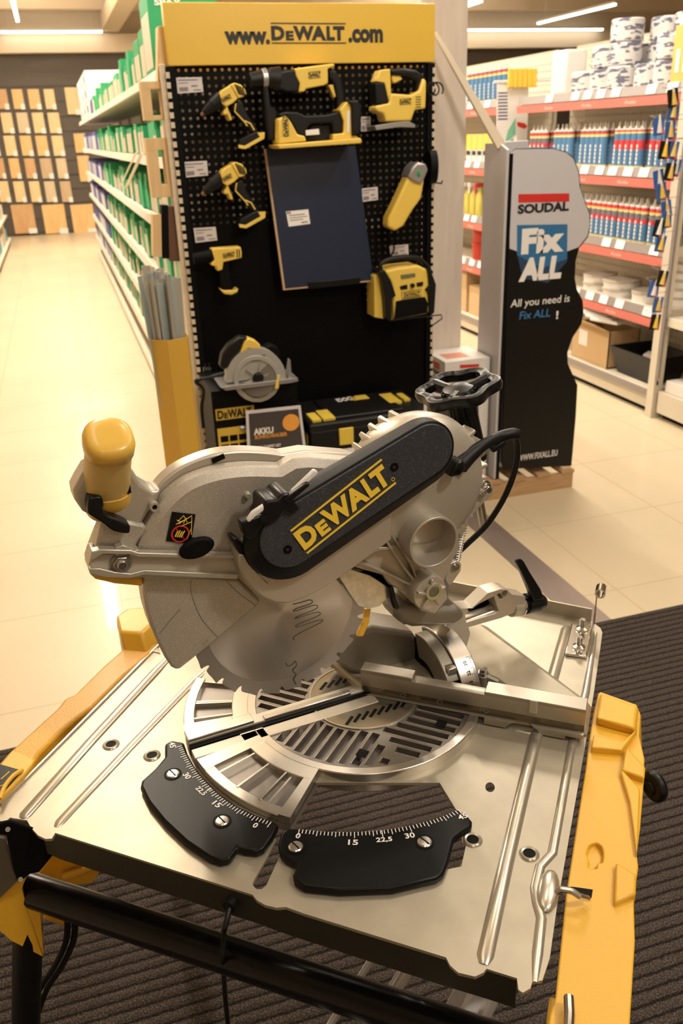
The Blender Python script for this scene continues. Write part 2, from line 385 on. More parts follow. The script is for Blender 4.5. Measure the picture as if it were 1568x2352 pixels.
for x, y in ((255, 1711), (349, 1736), (1085, 1930), (1215, 1962)):
    p = T(x, y); g = G().lathe(p-UP*.001, UP, [(.0125, 0), (.0115, .002), (.0095, .0035), (.0072, .0028), (.0068, -.004)], 28, False)
    e = obj('eyelet', g, ZINCB, SAW); obj('eyelet_hole', G().cyl(p-UP*.001, p+UP*.0012, .0071), BLKM, e)
p = T(1258, 2048); g = G().ellip(p+UP*.002, .012, .03, .006, (TX, TYV, UP)); obj('pressed_dimple', g, ZINCB, SAW)
# hook through right rail
obj('locking_hook', G().tube([T(1276, 2050, .004), T(1290, 2042, .012), T(1312, 2046, .014), T(1330, 2058, .012), T(1350, 2064, .002)], .0035, 8), STEEL, SAW)
# --- rails
rr = tprism('side_rail', [(1373, 1592), (1378, 1588), (1462, 1618), (1471, 1640), (1468, 1690), (1480, 1742), (1478, 1800), (1470, 1900), (1462, 1960), (1466, 1990), (1455, 2060), (1458, 2160), (1446, 2352), (1440, 2420), (1250, 2420), (1262, 2330), (1275, 2290), (1300, 2050), (1345, 1760), (1352, 1700), (1362, 1640)], -.006, -.075, YEL, label='yellow cast rail on the right side of the table')
carve(rr, G().prism(spline([T(x, y, .01) for x, y in ((1350, 1938), (1356, 1918), (1372, 1912), (1386, 1925), (1386, 1955), (1374, 1958), (1372, 1970), (1355, 1968), (1355, 1950))], 3, True), V((0, 0, -.023))))
_b = rr.modifiers.new('bevel', 'BEVEL'); _b.width = .005; _b.segments = 3; _b.limit_method = 'ANGLE'; _b.angle_limit = math.radians(50)
sl = [(1318, 2046), (1354, 2052), (1360, 2060), (1352, 2063), (1316, 2056)]
obj('rail_slot', G().prism([T(x, y, -.0055) for x, y in [(1310, 2036), (1361, 2043), (1358, 2062), (1308, 2053)]], V((0, 0, -.004))), BLKM, rr)
obj('rail_head', G().loft([[T(x, y, -.05) for x, y in ((1362, 1700), (1475, 1745), (1472, 1640), (1376, 1610))][::-1], [T(x, y, .008) for x, y in ((1369, 1650), (1458, 1672), (1464, 1622), (1378, 1592))][::-1]]), YEL, rr, .004)
obj('rail_ridge', G().prism([T(x, y, .004) for x, y in ((1362, 1688), (1430, 1702), (1464, 1672), (1452, 1690), (1428, 1722), (1358, 1716))], V((0, 0, -.02))), YEL, rr, .003)
obj('rail_web', G().prism([T(x, y, .004) for x, y in ((1436, 1720), (1440, 1716), (1482, 1762), (1480, 1786), (1428, 1768))], V((0, 0, -.03))), YEL, rr, .003)
obj('rail_web', G().prism([T(x, y, .002) for x, y in ((1424, 1770), (1430, 1768), (1470, 1812), (1462, 1960), (1446, 1840))], V((0, 0, -.03))), YEL, rr, .003)
obj('rail_web', G().prism([T(x, y, .002) for x, y in ((1414, 1978), (1462, 2008), (1460, 2052), (1410, 2072))], V((0, 0, -.03))), YEL, rr, .003)
# keyhole carved below
obj('rail_foot', G().prism([T(x, y, -.02) for x, y in ((1262, 2285), (1300, 2300), (1296, 2420), (1250, 2420), (1256, 2330))], V((0, 0, -.06))), YEL, rr, .003)
obj('rail_pin', G().tube([T(1306, 2290, .006), T(1308, 2330, .006), T(1304, 2400, .002)], .005, 10), STEEL, rr)
kn = T(1486, 1812, -.03); d = (T(1520, 1800, -.03)-kn).normalized()
kb = G().cyl(kn, kn+d*.006, .010).lathe(kn+d*.004, d, [(.015, 0), (.021, .003), (.021, .012), (.016, .016)]); obj('clamp_knob', kb, BLK, SAW, .003)
lr = tprism('side_rail', [(-30, 1782), (0, 1750), (18, 1729), (132, 1625), (150, 1602), (171, 1594), (236, 1530), (285, 1487), (272, 1450), (268, 1417), (294, 1399), (334, 1394), (372, 1400), (380, 1440), (345, 1502), (285, 1551), (214, 1622), (174, 1649), (138, 1680), (89, 1729), (73, 1756), (55, 1778), (0, 1836), (-30, 1870)], .004, -.06, YELD, bevel=.005, label='yellow cast rail on the left side of the table')
obj('rail_head', G().loft([[T(x, y, .0) for x, y in ((285, 1500), (340, 1505), (392, 1440), (385, 1405), (290, 1412), (268, 1440))], [T(x, y, .028) for x, y in ((275, 1450), (325, 1452), (372, 1410), (368, 1393), (294, 1397), (267, 1415))]]), YEL, lr, .004)
obj('rail_step', G().prism([T(x, y, .0085) for x, y in ((-30, 1790), (0, 1757), (28, 1722), (80, 1744), (73, 1756), (55, 1778), (0, 1834), (-30, 1865))], V((0, 0, -.01))), YEL, lr, .002)
obj('warning_label', G().prism([T(x, y, .0092) for x, y in ((-25, 1775), (0, 1755), (52, 1770), (18, 1808), (0, 1826), (-25, 1850))], V((0, 0, -.0005))), BLK, lr)
g = G()
for a, b_ in (((2, 1790), (22, 1772)), ((10, 1800), (30, 1778)), ((20, 1790), (34, 1780)), ((0, 1806), (20, 1798))): g.tube([T(*a, .0095), T(*b_, .0095)], .0007, 5)
obj('label_print', g, LOGO, lr)
obj('cable_guide', G().tube(spline([T(0, 1835, .012), T(10, 1808, .014), T(30, 1782, .014), T(52, 1768, .012)], 5), .0028, 8), YEL, lr)
for i, (y0, pts) in enumerate(((0, ((312, 1420), (350, 1424), (360, 1450), (314, 1440))), (0, ((322, 1470), (358, 1476), (368, 1500), (326, 1488))))):
    obj('bracket_plate', G().prism([T(x, y, .012-.01*i) for x, y in pts], V((0, 0, -.006))), CHROME, SAW, .001)
# --- cross tube, legs and lower parts
a = aZ(75, 2045, .70); b_ = aZ(700, 2252, .70); dr = (b_-a).normalized()
obj('cross_tube', G().cyl(a-dr*.005, a+dr*.70, .0225, None, 32), M('black_gloss_tube', (.004, .004, .005), .25, 0, None, None, 0, .3), SAW)
def leg(p, q):
    q = p+(q-p)*((p.z-.012)/(p.z-q.z)); obj('leg', G().tube([p, q], .020, 18), BLK, SAW); obj('rubber_foot', G().cyl(q-UP*.002, q+UP*.03, .026), RUB, SAW)
leg(aY(64, 2120, a.y), aY(60, 2352, a.y-.01))
leg(a+dr*.68+UP*-.02, a+dr*.74+UP*-.5)
leg(T(330, 1650, -.03), aZ(360, 1790, .012)); leg(T(1270, 1720, -.03), aZ(1180, 1900, .012))
def vprism(name, pts, y0, dy, mt, bevel=.002, parent=SAW): return obj(name, G().prism([aY(x, y, y0) for x, y in pts], V((0, dy, 0))), mt, parent, bevel)
vprism('stand_bracket', ((0, 2060), (40, 2020), (62, 2012), (50, 2040), (62, 2085), (72, 2075), (92, 2095), (100, 2200), (100, 2198), (25, 2160), (-20, 2120), (-20, 2070)), a.y-.02, .04, YEL)
vprism('stand_bracket', ((125, 1955), (140, 1948), (235, 1985), (232, 2000), (212, 2030), (150, 2035), (85, 2010)), a.y+.10, .03, YEL)
obj('bracket_rib', G().tube([aY(145, 2015, a.y+.09), aY(230, 1985, a.y+.09)], .006), YEL, SAW)
vprism('stand_bracket', ((100, 2085), (160, 2110), (150, 2130), (100, 2112)), a.y+.03, .02, YEL)
vprism('corner_plate', ((-20, 1895), (25, 1885), (135, 1925), (135, 1950), (90, 2005), (70, 2008), (42, 2030), (30, 2000), (14, 1920), (-20, 1915)), T(70, 1890).y-.012, .004, BLKM)
vprism('grey_panel', ((-20, 1920), (12, 1925), (40, 2025), (0, 2065), (-20, 2070)), T(70, 1890).y+.012, .006, CASTD)
for x, y in ((18, 1905), (47, 2020)): obj('screw', G().cyl(aY(x, y, T(70, 1890).y-.013), aY(x, y, T(70, 1890).y-.016), .003), CASTD, SAW)
for k, pts in enumerate((((834, 2250), (822, 2244), (855, 2187), (866, 2190)), ((898, 2275), (916, 2206), (946, 2216), (932, 2280)), ((1010, 2312), (1045, 2245), (1100, 2262), (1162, 2282), (1135, 2352), (1075, 2340)))):
    P = [aZ(x, y, .60) for x, y in pts]; c = sum(P, V())/4 if len(P) == 4 else sum(P, V())/len(P); wd = (.006, .016, .055)[k]
    dd = (aZ(1045, 2245, .60)-aZ(1010, 2312, .60)).normalized(); sd = V((dd.y, -dd.x, 0))
    g = G().box(c, (wd, .5, .012), (sd, dd, UP))
    if k: g.box(c+UP*.008+sd*wd*.3, (wd*.12, .5, .006), (sd, dd, UP)).box(c+UP*.008-sd*wd*.1, (wd*.08, .5, .006), (sd, dd, UP))
    obj('extension_rail', g, M('rail_alloy', (.86, .85, .86), .35, .5) if k == 0 else bpy.data.materials['rail_alloy'], SAW, .001)
pc = T(534, 2068, -.02)-TYV*.004
obj('table_cable', G().tube(spline([pc, pc-TYV*.02-UP*.02, aZ(515, 2130, .745)-UP*.0, aZ(512, 2190, .735), aZ(514, 2240, .66), aZ(518, 2300, .58), aZ(530, 2420, .45)], 6), .0032, 8), RUB, SAW)
obj('grommet', G().cyl(pc+TYV*.003, pc-TYV*.006, .008), RUB, SAW)
for dx in (0, 17): obj('stand_cable', G().tube(spline([aZ(155+dx, 2100, .66), aZ(152+dx, 2160, .6), aZ(125+dx, 2220, .5), aZ(92+dx, 2270, .42), aZ(70+dx, 2330, .35)], 5), .0045, 8), RUB, SAW)
# --- turntable
def pc3(r, deg, z): a_ = math.radians(deg)+TY; return OC + V((math.cos(a_)*r, math.sin(a_)*r, z))
def sector(g, r0, r1, a0, a1, z0, z1, n=60):
    rings = []; z1 += .00004*(len(g.v) % 97); z0 -= .00003*(len(g.v) % 89)
    for k in range(n+1):
        d_ = a0+(a1-a0)*k/n; rings.append([pc3(r0, d_, z0), pc3(r1, d_, z0), pc3(r1, d_, z1), pc3(r0, d_, z1)])
    return g.loft(rings)
def tang(px, py):
    q = T(px, py, .01)-OC; return math.degrees(math.atan2(q.dot(TYV), q.dot(TX)))
ZR = .012
tt = obj('turntable', G().cyl(OC-UP*.012, OC+UP*ZR, .170, None, 128), STEELD, SAW, 0)
g1 = (T(716, 1802, ZR)-T(799, 1688, ZR)).normalized(); g2 = (T(1000, 1697, ZR)-T(890, 1669, ZR)).normalized()
aw = tang(930, 1800); cut = G(); lips = G()
def inside(p, zone):
    q = p-OC; r = q.length; d_ = math.degrees(math.atan2(q.dot(TYV), q.dot(TX)))
    if r > .154 or r < .083: return False
    if zone == 0: return -124 < d_ < aw-3.5
    if zone == 1: return aw+3.5 < d_ < 4
    return d_ < -146 or d_ > 172
for zone, gd in ((0, g1), (1, g2), (2, g2)):
    gn = V((-gd.y, gd.x, 0))
    for k in range(-10, 11):
        run = []
        for j in range(-80, 81):
            p = OC + gn*(k*.0165+.004) + gd*(j*.0022)
            if inside(V((p.x, p.y, OC.z)), zone): run.append(p)
            else:
                if len(run) > 5:
                    A, B = run[0], run[-1]; hw = .0056; e = gn*hw
                    cut.prism([A-e+UP*(ZR+.01), A+e+UP*(ZR+.01), B+e+UP*(ZR+.01), B-e+UP*(ZR+.01)], UP*-.0185)
                    lips.tube([A-e*1.1+UP*ZR, B-e*1.1+UP*ZR], .0008, 6)
                run = []
carve(tt, cut); obj('groove_edges', lips, ALLOY, tt)['kind'] = 'stuff'
obj('rim', G().ring(OC-UP*.016, OC+UP*(ZR+.002), .158, .1715, 128), ALLOY, tt, .0015)
ins = obj('insert_plate', G().cyl(OC+UP*.004, OC+UP*(ZR+.001), .079, None, 96), M('insert_alloy', (.46, .43, .36), .2, .9), tt)
for k in range(9):
    for sgn in (-1, 1):
        c = OC + SU*(-.056+.0125*k) + SN*(sgn*.046) + UP*(ZR+.0012)
        if (c-OC).length > .070: continue
        dd = g1; sd = V((dd.y, -dd.x, 0)); obj('insert_slot', G().box(c, (.020, .0045, .0006), (dd, sd, UP)), BLKM, ins)
obj('insert_rim', G().ring(OC+UP*(ZR-.002), OC+UP*(ZR+.0018), .0775, .080, 80), ALLOY, ins)
for x, y in ((568, 1622), (832, 1730), (1013, 1662)):
    p = T(x, y, ZR+.0006); obj('square_pocket', G().box(p, (.014, .014, .001), (g1, V((-g1.y, g1.x, 0)), UP)), BLKM, tt)
# arm sector with windows
aA = tang(470, 1560); aB = tang(668, 1880); aA = aA if aA < 0 else aA-360
g = G(); sector(g, .168, .262, aA, aB, -.010, .003)
arm = obj('turntable_arm', g, ALLOY, SAW)
g = G(); sector(g, .247, .262, aA, aB, .0, .012); sector(g, .170, .193, aA, aB, 0, .012); obj('arm_rims', g, ALLOY, arm, .001)
g = G(); dA = -135
for d_ in [aA+1.2, aA+13, dA-23, dA-14.5, dA-7.8, dA+7.2, dA+15, dA+24, dA+33, dA+42, aB-8.8, aB-1.6]:
    if aA < d_ < aB and abs(d_-dA) > 7: sector(g, .190, .250, d_-.35, d_+.35, .002, .0095, 2)
sector(g, .170, .262, aB-3.6, aB, 0, .012, 3); sector(g, .170, .262, dA+6.5, dA+12, 0, .012, 3); sector(g, .170, .262, dA-11, dA-6.8, 0, .012, 3)
obj('arm_ribs', g, ALLOY, arm)
obj('arm_windows', sector(G(), .192, .2475, aA+2, aB-2, .002, .0035), STEELD, arm)
FN = (SU, SN, UP)
obj('kerf_bar', G().box(S3(.125, .0095, -.0135), (.275, .019, .016), FN).box(S3(.125, .0075, .0165), (.275, .020, .013), FN), CASTS, tt, .001)
obj('kerf_slot', G().box(S3(.100, .0075, .0005), (.325, .0075, .0145), FN), BLKM, tt)
obj('kerf_plate', G().box(S3(.215, .0175, -.014), (.095, .018, .009), FN).box(S3(.085, .017, -.0085), (.135, .009, .006), FN), ALLOY, tt, .001)
obj('arm_block', G().box(S3(.226, .013, -.020), (.070, .030, .006), FN), STEEL, tt, .001)
# --- mitre scales
def ticks(par, r, c0, d0, d1, pxn, zz, Rn, sgn):
    pass
def arcpx(pts): return pts
p1 = [(378, 1708), (394, 1699), (422, 1704), (430, 1728), (446, 1758), (470, 1788), (505, 1822), (545, 1850), (590, 1871), (626, 1884), (640, 1893), (625, 1922), (605, 1948), (588, 1955), (560, 1952), (545, 1946), (528, 1972), (505, 1977), (480, 1969), (425, 1932), (375, 1885), (340, 1842), (322, 1806), (325, 1792), (355, 1765), (378, 1738)]
p2 = [(638, 1938), (645, 1912), (660, 1900), (690, 1903), (760, 1909), (840, 1908), (920, 1899), (1000, 1879), (1050, 1857), (1070, 1868), (1084, 1885), (1083, 1896), (1060, 1910), (1042, 1925), (1030, 1975), (1018, 2005), (1002, 2016), (900, 2040), (780, 2045), (700, 2037), (676, 2022), (672, 2008), (682, 1984), (655, 1972), (642, 1958)]
s1 = tprism('mitre_scale', p1, .011, .0, SCALE, bevel=.0035, seg=3, label='left black mitre scale plate beside the arm')
s2 = tprism('mitre_scale', p2, .011, .0, SCALE, bevel=.0035, seg=3, label='right black mitre scale plate near the front edge')
def scale_marks(par, arc, labels, flip, inset):
    A = spline([T(x, y, .0112) for x, y in arc], 30); L = [0]
    for i in range(1, len(A)): L.append(L[-1]+(A[i]-A[i-1]).length)
    def at(f):
        s = f*L[-1]; i = max(j for j in range(len(L)) if L[j] <= s+1e-9); i = min(i, len(A)-2)
        t = (A[i+1]-A[i]); k = (s-L[i])/t.length; return A[i]+t*k, t.normalized()
    g = G()
    for k in range(46):
        p, t = at(k/45); nn = V((t.y, -t.x, 0))
        if nn.dot(p-OC) < 0: nn = -nn
        ln = .0095 if k % 15 == 0 else (.0080 if k % 5 == 0 else .0058); h = .0005
        q = p+nn*inset; g.prism([q-t*h, q+t*h, q+t*h+nn*ln, q-t*h+nn*ln], UP*.0004)
        if k == 22:
            q = q + t*.0016; g.prism([q-t*h, q+t*h, q+t*h+nn*.0115, q-t*h+nn*.0115], UP*.0004)
    for s, px, py, wd, ht in labels:
        c = T(px, py, .0112); t = V((0, 0, 0)); q = c-OC; t = V((-q.y, q.x, 0)).normalized(); t = t*(q.length/ q.length)
        if t.dot(TX) < 0: t = -t
        n_ = V((-t.y, t.x, 0))
        if n_.dot(OC-c) < 0: n_ = -n_
        addtext(g, s, c-t*wd/2-n_*ht*.45, t*wd*.9, n_*ht*.9, UP*.0004, .02)
    return obj('scale_marks', g, WHITE, par)
scale_marks(s1, [(390, 1702), (412, 1701), (420, 1712), (440, 1752), (470, 1791), (505, 1825), (545, 1853), (590, 1874), (624, 1886)][2:], [('45', 396, 1712, .013, .009), ('30', 430, 1783, .013, .009), ('22,5', 462, 1818, .020, .009), ('15', 499, 1848, .013, .009), ('0', 587, 1896, .006, .009)], False, .0015)
scale_marks(s2, [(688, 1903), (760, 1909), (840, 1908), (920, 1899), (1000, 1879), (1050, 1858)], [('0', 685, 1920, .006, .009), ('15', 812, 1935, .013, .009), ('22,5', 884, 1929, .021, .009), ('30', 942, 1919, .013, .009), ('45', 1063, 1875, .013, .009)], False, .0015)
for par, px, py in ((s1, 397, 1778), (s1, 510, 1886), (s2, 679, 1945), (s2, 975, 1934)):
    p = T(px, py, .0112); sc = obj('screw', G().lathe(p-UP*.001, UP, [(.0085, 0), (.0085, .0018), (.0070, .0030), (.001, .0034)], 28), ALLOY, par)
    obj('screw_recess', G().ring(p-UP*.0012, p+UP*.0004, .0086, .0115, 28), BLKM, par)
    obj('screw_slot', G().box(p+UP*.0023, (.014, .0013, .0012), ((TX*.9-TYV*.5).normalized(), (TX*.5+TYV*.9).normalized(), UP)), BLKM, sc)
# --- rear casting and fence
obj('base_casting', G().loft([[T(x, y, 0) for x, y in ((815, 1600), (1350, 1695), (1360, 1625), (1120, 1440), (960, 1405), (820, 1440), (740, 1530))], [T(x, y, .022) for x, y in ((830, 1575), (1345, 1640), (1350, 1612), (1110, 1436), (985, 1412), (850, 1436), (762, 1520))]][::-1]), M('cast_olive', (.36, .32, .24), .42, .4, (500, .3, .0006)), SAW, .004)
FEN = M('fence_alloy', (.34, .31, .255), .36, .7)
F0 = T(828, 1612, 0); F1 = T(1338, 1709, 0); FD = (F1-F0); FLn = FD.length; FD.normalize(); FNn = V((FD.y, -FD.x, 0))
if FNn.dot(TYV) > 0: FNn = -FNn
def fbox(s0, s1_, n0, n1, z0, z1): return [F0+FD*s0+FNn*n0+UP*z0, FD*(s1_-s0), FNn*(n1-n0), UP*(z1-z0)]
def fadd(g, s0, s1_, n0, n1, z0, z1):
    g.prism([F0+FD*s+FNn*n+UP*z0 for s, n in ((s0, n0), (s1_, n0), (s1_, n1), (s0, n1))], UP*(z1-z0)); return g
g = G(); L_ = FLn
lf = [(0, .0), (L_*.57, .0), (L_*.575, 0), (L_*.60, 0), (L_, 0)]
fen = obj('fence', fadd(fadd(G(), 0, L_, -.020, -.0025, .028, .050), 0.0003, L_-.0003, -.0198, 0, .002, .0145), FEN, SAW, .0010)
obj('fence_shade_band', fadd(G(), 0.0006, L_-.0006, -.0196, -.0065, .0142, .0285), M('fence_shade_band', (.20, .17, .12), .22, .8), fen)  # recessed band, its shade and dark reflection put into the base colour
obj('fence_top', fadd(G(), .0, L_*.245, -.024, -.0026, .0495, .056), FEN, fen, .001)
obj('fence_top', fadd(G(), L_*.57, L_, -.030, -.0026, .0495, .0545), FEN, fen, .001)
carve(fen, fadd(fadd(G().cyl(F0+FD*L_*.745-UP*.010+FNn*.02, F0+FD*L_*.745-UP*.010-FNn*.03, .027, None, 40), L_*.925, L_*1.01, -.02, .01, -.01, .008), -.01, L_*.575, -.02, .01, -.001, ZR+.002))
for f_, z_ in ((.20, .027), (.37, .030), (.58, .026)): obj('fence_screw', G().ring(F0+FD*L_*f_+FNn*-.0066+UP*.0215, F0+FD*L_*f_+FNn*-.0055+UP*.0215, .0025, .0045, 18), CASTD, fen)
obj('fence_notch', fadd(G(), L_*.765, L_*.80, -.0031, -.0012, .034, .055), CASTS, fen, .001)
# fence clamp lever
p = T(1108, 1588, .012); obj('fence_lever', G().cyl(p, p+UP*.030, .010, .009).cyl(p+UP*.03, p+UP*.036, .006).tube([p+UP*.028, p+UP*.022+TX*.02, T(1160, 1580, .02)], [.007, .006, .006]), CASTD, SAW, .001)
obj('lever_bolt', G().cyl(p+UP*.034, p+UP*.040, .0055).cyl(p+UP*.030, p+UP*.034, .0075), CHROME, SAW)
# rear left body of base, behind blade
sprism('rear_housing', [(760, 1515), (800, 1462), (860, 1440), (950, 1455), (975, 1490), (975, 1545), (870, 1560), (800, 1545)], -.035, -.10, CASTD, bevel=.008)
# --- bevel pivot and scale
uq = suw(995, 1432, 0)
def ringarc(g, u0, u1, ri, ro, a0, a1, zc=.0, n=40):
    rings = []
    for k in range(n+1):
        t = math.radians(a0+(a1-a0)*k/n); rings.append([S3(u_, zc+r_*math.sin(t), r_*math.cos(t)) for u_, r_ in ((u0, ri), (u0, ro), (u1, ro), (u1, ri))])
    return g.loft(rings)
UB = -.118; RB = .088
bev = obj('bevel_hub', ringarc(G(), UB+.012, UB-.030, .03, RB-.012, 0, 180, -.006), BLKM, SAW, .002)
obj('bevel_scale', ringarc(G(), UB-.004, UB-.034, RB-.014, RB, -2, 120, -.006), STEEL, SAW, .001)
g = G()
for k in range(46):
    a_ = 4+k*1.1; t = math.radians(a_); ln = .006 if k % 5 else .010
    ringarc(g, UB-.034, UB-.034+ln, RB+.0001, RB+.0005, a_, a_+.35, -.006, 1)
for k, s in enumerate(('0', '10', '15', '22', '30')):
    t = math.radians(8+k*9.5); o_ = S3(UB-.022, -.006+(RB+.0004)*math.sin(t), (RB+.0004)*math.cos(t)); tv = (UP*math.cos(t)-SN*math.sin(t))
    addtext(g, s, o_, tv*.007, SU*.005, (UP*math.sin(t)+SN*math.cos(t))*.0004, .01)
obj('scale_marks', g, INK, SAW)
obj('bevel_stop', ringarc(G(), UB+.016, UB-.004, .045, RB-.004, 35, 110, -.006), CASTD, SAW, .002)
obj('bevel_stop_block', G().box(S3(UB+.004, .050, .055), (.014, .016, .022), FN), ALLOY, SAW, .001)

# clamp bracket with two bolts at the back right corner
cbk = tprism('clamp_bracket', [(1312, 1431), (1360, 1438), (1347, 1507), (1297, 1500)], .006, .0005, CHROME, bevel=.002, label='shiny two bolt bracket with an upright curled strip')
for x, y in ((1336, 1446), (1329, 1487)):
    p = T(x, y, .006); obj('carriage_bolt', G().lathe(p, UP, [(.011, 0), (.010, .003), (.0045, .006), (.0045, .020), (.0040, .0205)], 20), CHROME, cbk)
    g = G()
    for k in range(6): g.ring(p+UP*(.007+.002*k), p+UP*(.008+.002*k), .0040, .0050, 14)
    o = obj('bolt_thread', g, STEEL, cbk); o['kind'] = 'stuff'
P0_ = T(1349, 1500, .004); P1_ = T(1362, 1440, .004); wv_ = (P1_-P0_); vd = (SP(1384, 1370, -.28)-P1_)
q = V((CR.x, CR.y, 0)).normalized(); w2 = TYV*.020
top_ = P1_ + UP*.060 + TX*.004
obj('upright_strip', G().loft([[P0_, P0_+TX*.002, P1_+TX*.002, P1_], [P0_+(P1_-P0_)*.55+UP*.025, P0_+(P1_-P0_)*.55+UP*.025+TX*.002, P1_+UP*.03+TX*.002, P1_+UP*.03], [P1_-w2*.3+UP*.062, P1_-w2*.3+UP*.062+TX*.002, P1_+w2*.3+UP*.062+TX*.002, P1_+w2*.3+UP*.062]]), CHROME, cbk)
c = P1_+UP*.070; obj('strip_curl', G().ring(c-TYV*.011+TX*.006, c+TYV*.011+TX*.006, .0065, .0085, 24), CHROME, cbk)
# ---------------------------------------------------------------- blade
NB = .0075
bu, bw = suw(650, 1440, NB)
bc = (.120, .191); BRAD = .1275
BLADE2 = M('blade_brushed', (.50, .47, .43), .33, 1)
nt = BLADE2.node_tree; tcn = nt.nodes['Texture Coordinate']; v1 = nt.nodes.new('ShaderNodeVectorMath'); v1.operation = 'SUBTRACT'; _c = S3(bc[0], bc[1], NB)-SAW.location; v1.inputs[1].default_value = _c
v2 = nt.nodes.new('ShaderNodeVectorMath'); v2.operation = 'CROSS_PRODUCT'; v2.inputs[1].default_value = SN; v3 = nt.nodes.new('ShaderNodeVectorMath'); v3.operation = 'NORMALIZE'
nt.links.new(tcn.outputs['Object'], v1.inputs[0]); nt.links.new(v1.outputs[0], v2.inputs[0]); nt.links.new(v2.outputs[0], v3.inputs[0]); nt.links.new(v3.outputs[0], nt.nodes['Principled BSDF'].inputs['Tangent']); sock(nt.nodes['Principled BSDF'], 'Anisotropic', .85)
pts = []; NT = 24
for k in range(NT):
    a0 = -2*math.pi*k/NT+.1
    for da, r in ((0, BRAD), (.010, BRAD-.0005), (.012, BRAD-.005), (.020, BRAD-.009), (.036, BRAD-.0110), (.052, BRAD-.0098), (.062, BRAD-.0065), (.076, BRAD-.0035), (.110, BRAD-.0028), (.18, BRAD-.0024), (.235, BRAD-.0010)):
        a_ = a0-da; pts.append((a_, r))
bl = obj('saw_blade', G().prism([S3(bc[0]+r*math.cos(a_), bc[1]+r*math.sin(a_), NB+.001) for a_, r in pts[::1]], SN*-.002), BLADE, SAW, 0, ang=20)
g = G()
def slot(px):
    g = G()
    g.tube(spline([SP(x, y, NB+.0018) for x, y in px], 4), .0005, 5); obj('expansion_slot', g, INK, bl)
slot([(672, 1388), (690, 1384), (712, 1378), (715, 1386), (680, 1398), (676, 1404), (722, 1390), (726, 1398), (684, 1416), (682, 1420), (728, 1406), (732, 1414), (684, 1434), (684, 1440), (734, 1424), (736, 1430), (678, 1460), (676, 1470)])
slot([(656, 1522), (660, 1530), (672, 1526), (678, 1518), (680, 1530), (672, 1540), (680, 1550), (674, 1560), (680, 1572)])
obj('blade_body', G().cyl(S3(bc[0], bc[1], NB+.0008), S3(bc[0], bc[1], NB+.0016), .104, None, 96), BLADE2, bl)
# ---------------------------------------------------------------- guards
lg = [(328, 1322), (545, 1330), (600, 1382), (590, 1394), (505, 1465), (415, 1537), (404, 1540), (394, 1534), (378, 1510), (361, 1475), (346, 1438), (335, 1400), (329, 1362)]
G_L = sprism('lower_guard', lg, .022, -.012, CAST, bevel=.004, label='textured grey lower blade guard')
g = G()
for px in ([(520, 1335), (548, 1362), (588, 1392)], [(438, 1332), (440, 1366), (462, 1420), (500, 1464)], [(413, 1400), (390, 1426), (366, 1456)]): g.tube(spline([SP(x, y, .0221) for x, y in px], 5), .00045, 5)
obj('guard_seams', g, CASTD, G_L)
obj('guard_dimple', G().ring(SP(470, 1473, .0222), SP(470, 1473, .0226), .003, .0038, 20), CASTD, G_L)
fl_ = [(340, 1150), (352, 1132), (378, 1100), (420, 1070), (480, 1046), (540, 1036), (600, 1037), (650, 1043), (700, 1034), (800, 1042), (905, 1080), (905, 1250), (600, 1330), (545, 1332), (300, 1322), (215, 1322), (203, 1296), (210, 1262), (224, 1225), (240, 1190)]
def psm(P, a, b_): return P[:a]+[(p.x, p.y) for p in spline([V((x, y, 0)) for x, y in P[a:b_]], 5)]+P[b_:]
fl_ = psm(fl_, 0, 8)
UG = sprism('upper_guard', fl_, .004, -.022, CASTS, bevel=.003, label='grey cast upper blade guard')
fi = [(302, 1285), (304, 1245), (322, 1200), (346, 1158), (382, 1118), (425, 1088), (490, 1066), (560, 1058), (632, 1060), (662, 1042), (700, 1038), (800, 1046), (905, 1090), (905, 1250), (600, 1330), (545, 1300), (400, 1290)]
fi = psm(fi, 1, 9)
A_ = [SP(x, y, .006) for x, y in fi]; cen = sum(A_, V())/len(A_)
def inset(P, d, nlift):
    out = []; n_ = len(P)
    for i in range(n_):
        e1 = (P[i]-P[i-1]).normalized(); e2 = (P[(i+1) % n_]-P[i]).normalized()
        n1 = e1.cross(SN); n2 = e2.cross(SN); b_ = (n1+n2); b_ = b_/max(b_.length, .3) if b_.length > 0 else n1
        if b_.dot(cen-P[i]) < 0 and False: b_ = -b_
        out.append(P[i]+b_*d+SN*nlift)
    return out
sgn = 1 if inset(A_, .01, 0)[0].__sub__(cen).length < (A_[0]-cen).length else -1
A2 = inset(A_, sgn*.003, .013); A3 = inset(A_, sgn*.014, .019)
fc = obj('guard_face', G().loft([A_, A2, A3]), CAST, UG, .0012, ang=20)
obj('front_cheek', G().prism([SP(x, y, .026) for x, y in ((218, 1265), (232, 1205), (248, 1188), (330, 1205), (340, 1216), (322, 1240), (306, 1268))], SN*-.03), CAST, UG, .004)
bar = sprism('guard_bar', [(204, 1298), (212, 1272), (545, 1276), (556, 1300), (545, 1330), (300, 1328), (214, 1324), (206, 1312)], .034, .0, CASTS, UG, .002)
sprism('bar_lip', [(206, 1290), (210, 1268), (232, 1262), (300, 1264), (318, 1270), (545, 1276), (548, 1284), (318, 1280), (300, 1274), (236, 1273), (220, 1283)], .042, .03, CASTS, UG, .001)
sprism('bar_lip', [(205, 1306), (230, 1306), (262, 1314), (300, 1318), (332, 1310), (548, 1320), (545, 1331), (330, 1321), (300, 1329), (240, 1326), (206, 1318)], .042, .03, CASTS, UG, .001)
c = SP(278, 1293, .036)
def hexp(c, r, ax, a): return [c+a[0]*(r*math.cos(math.radians(60*k+10)))+a[1]*(r*math.sin(math.radians(60*k+10))) for k in range(6)]
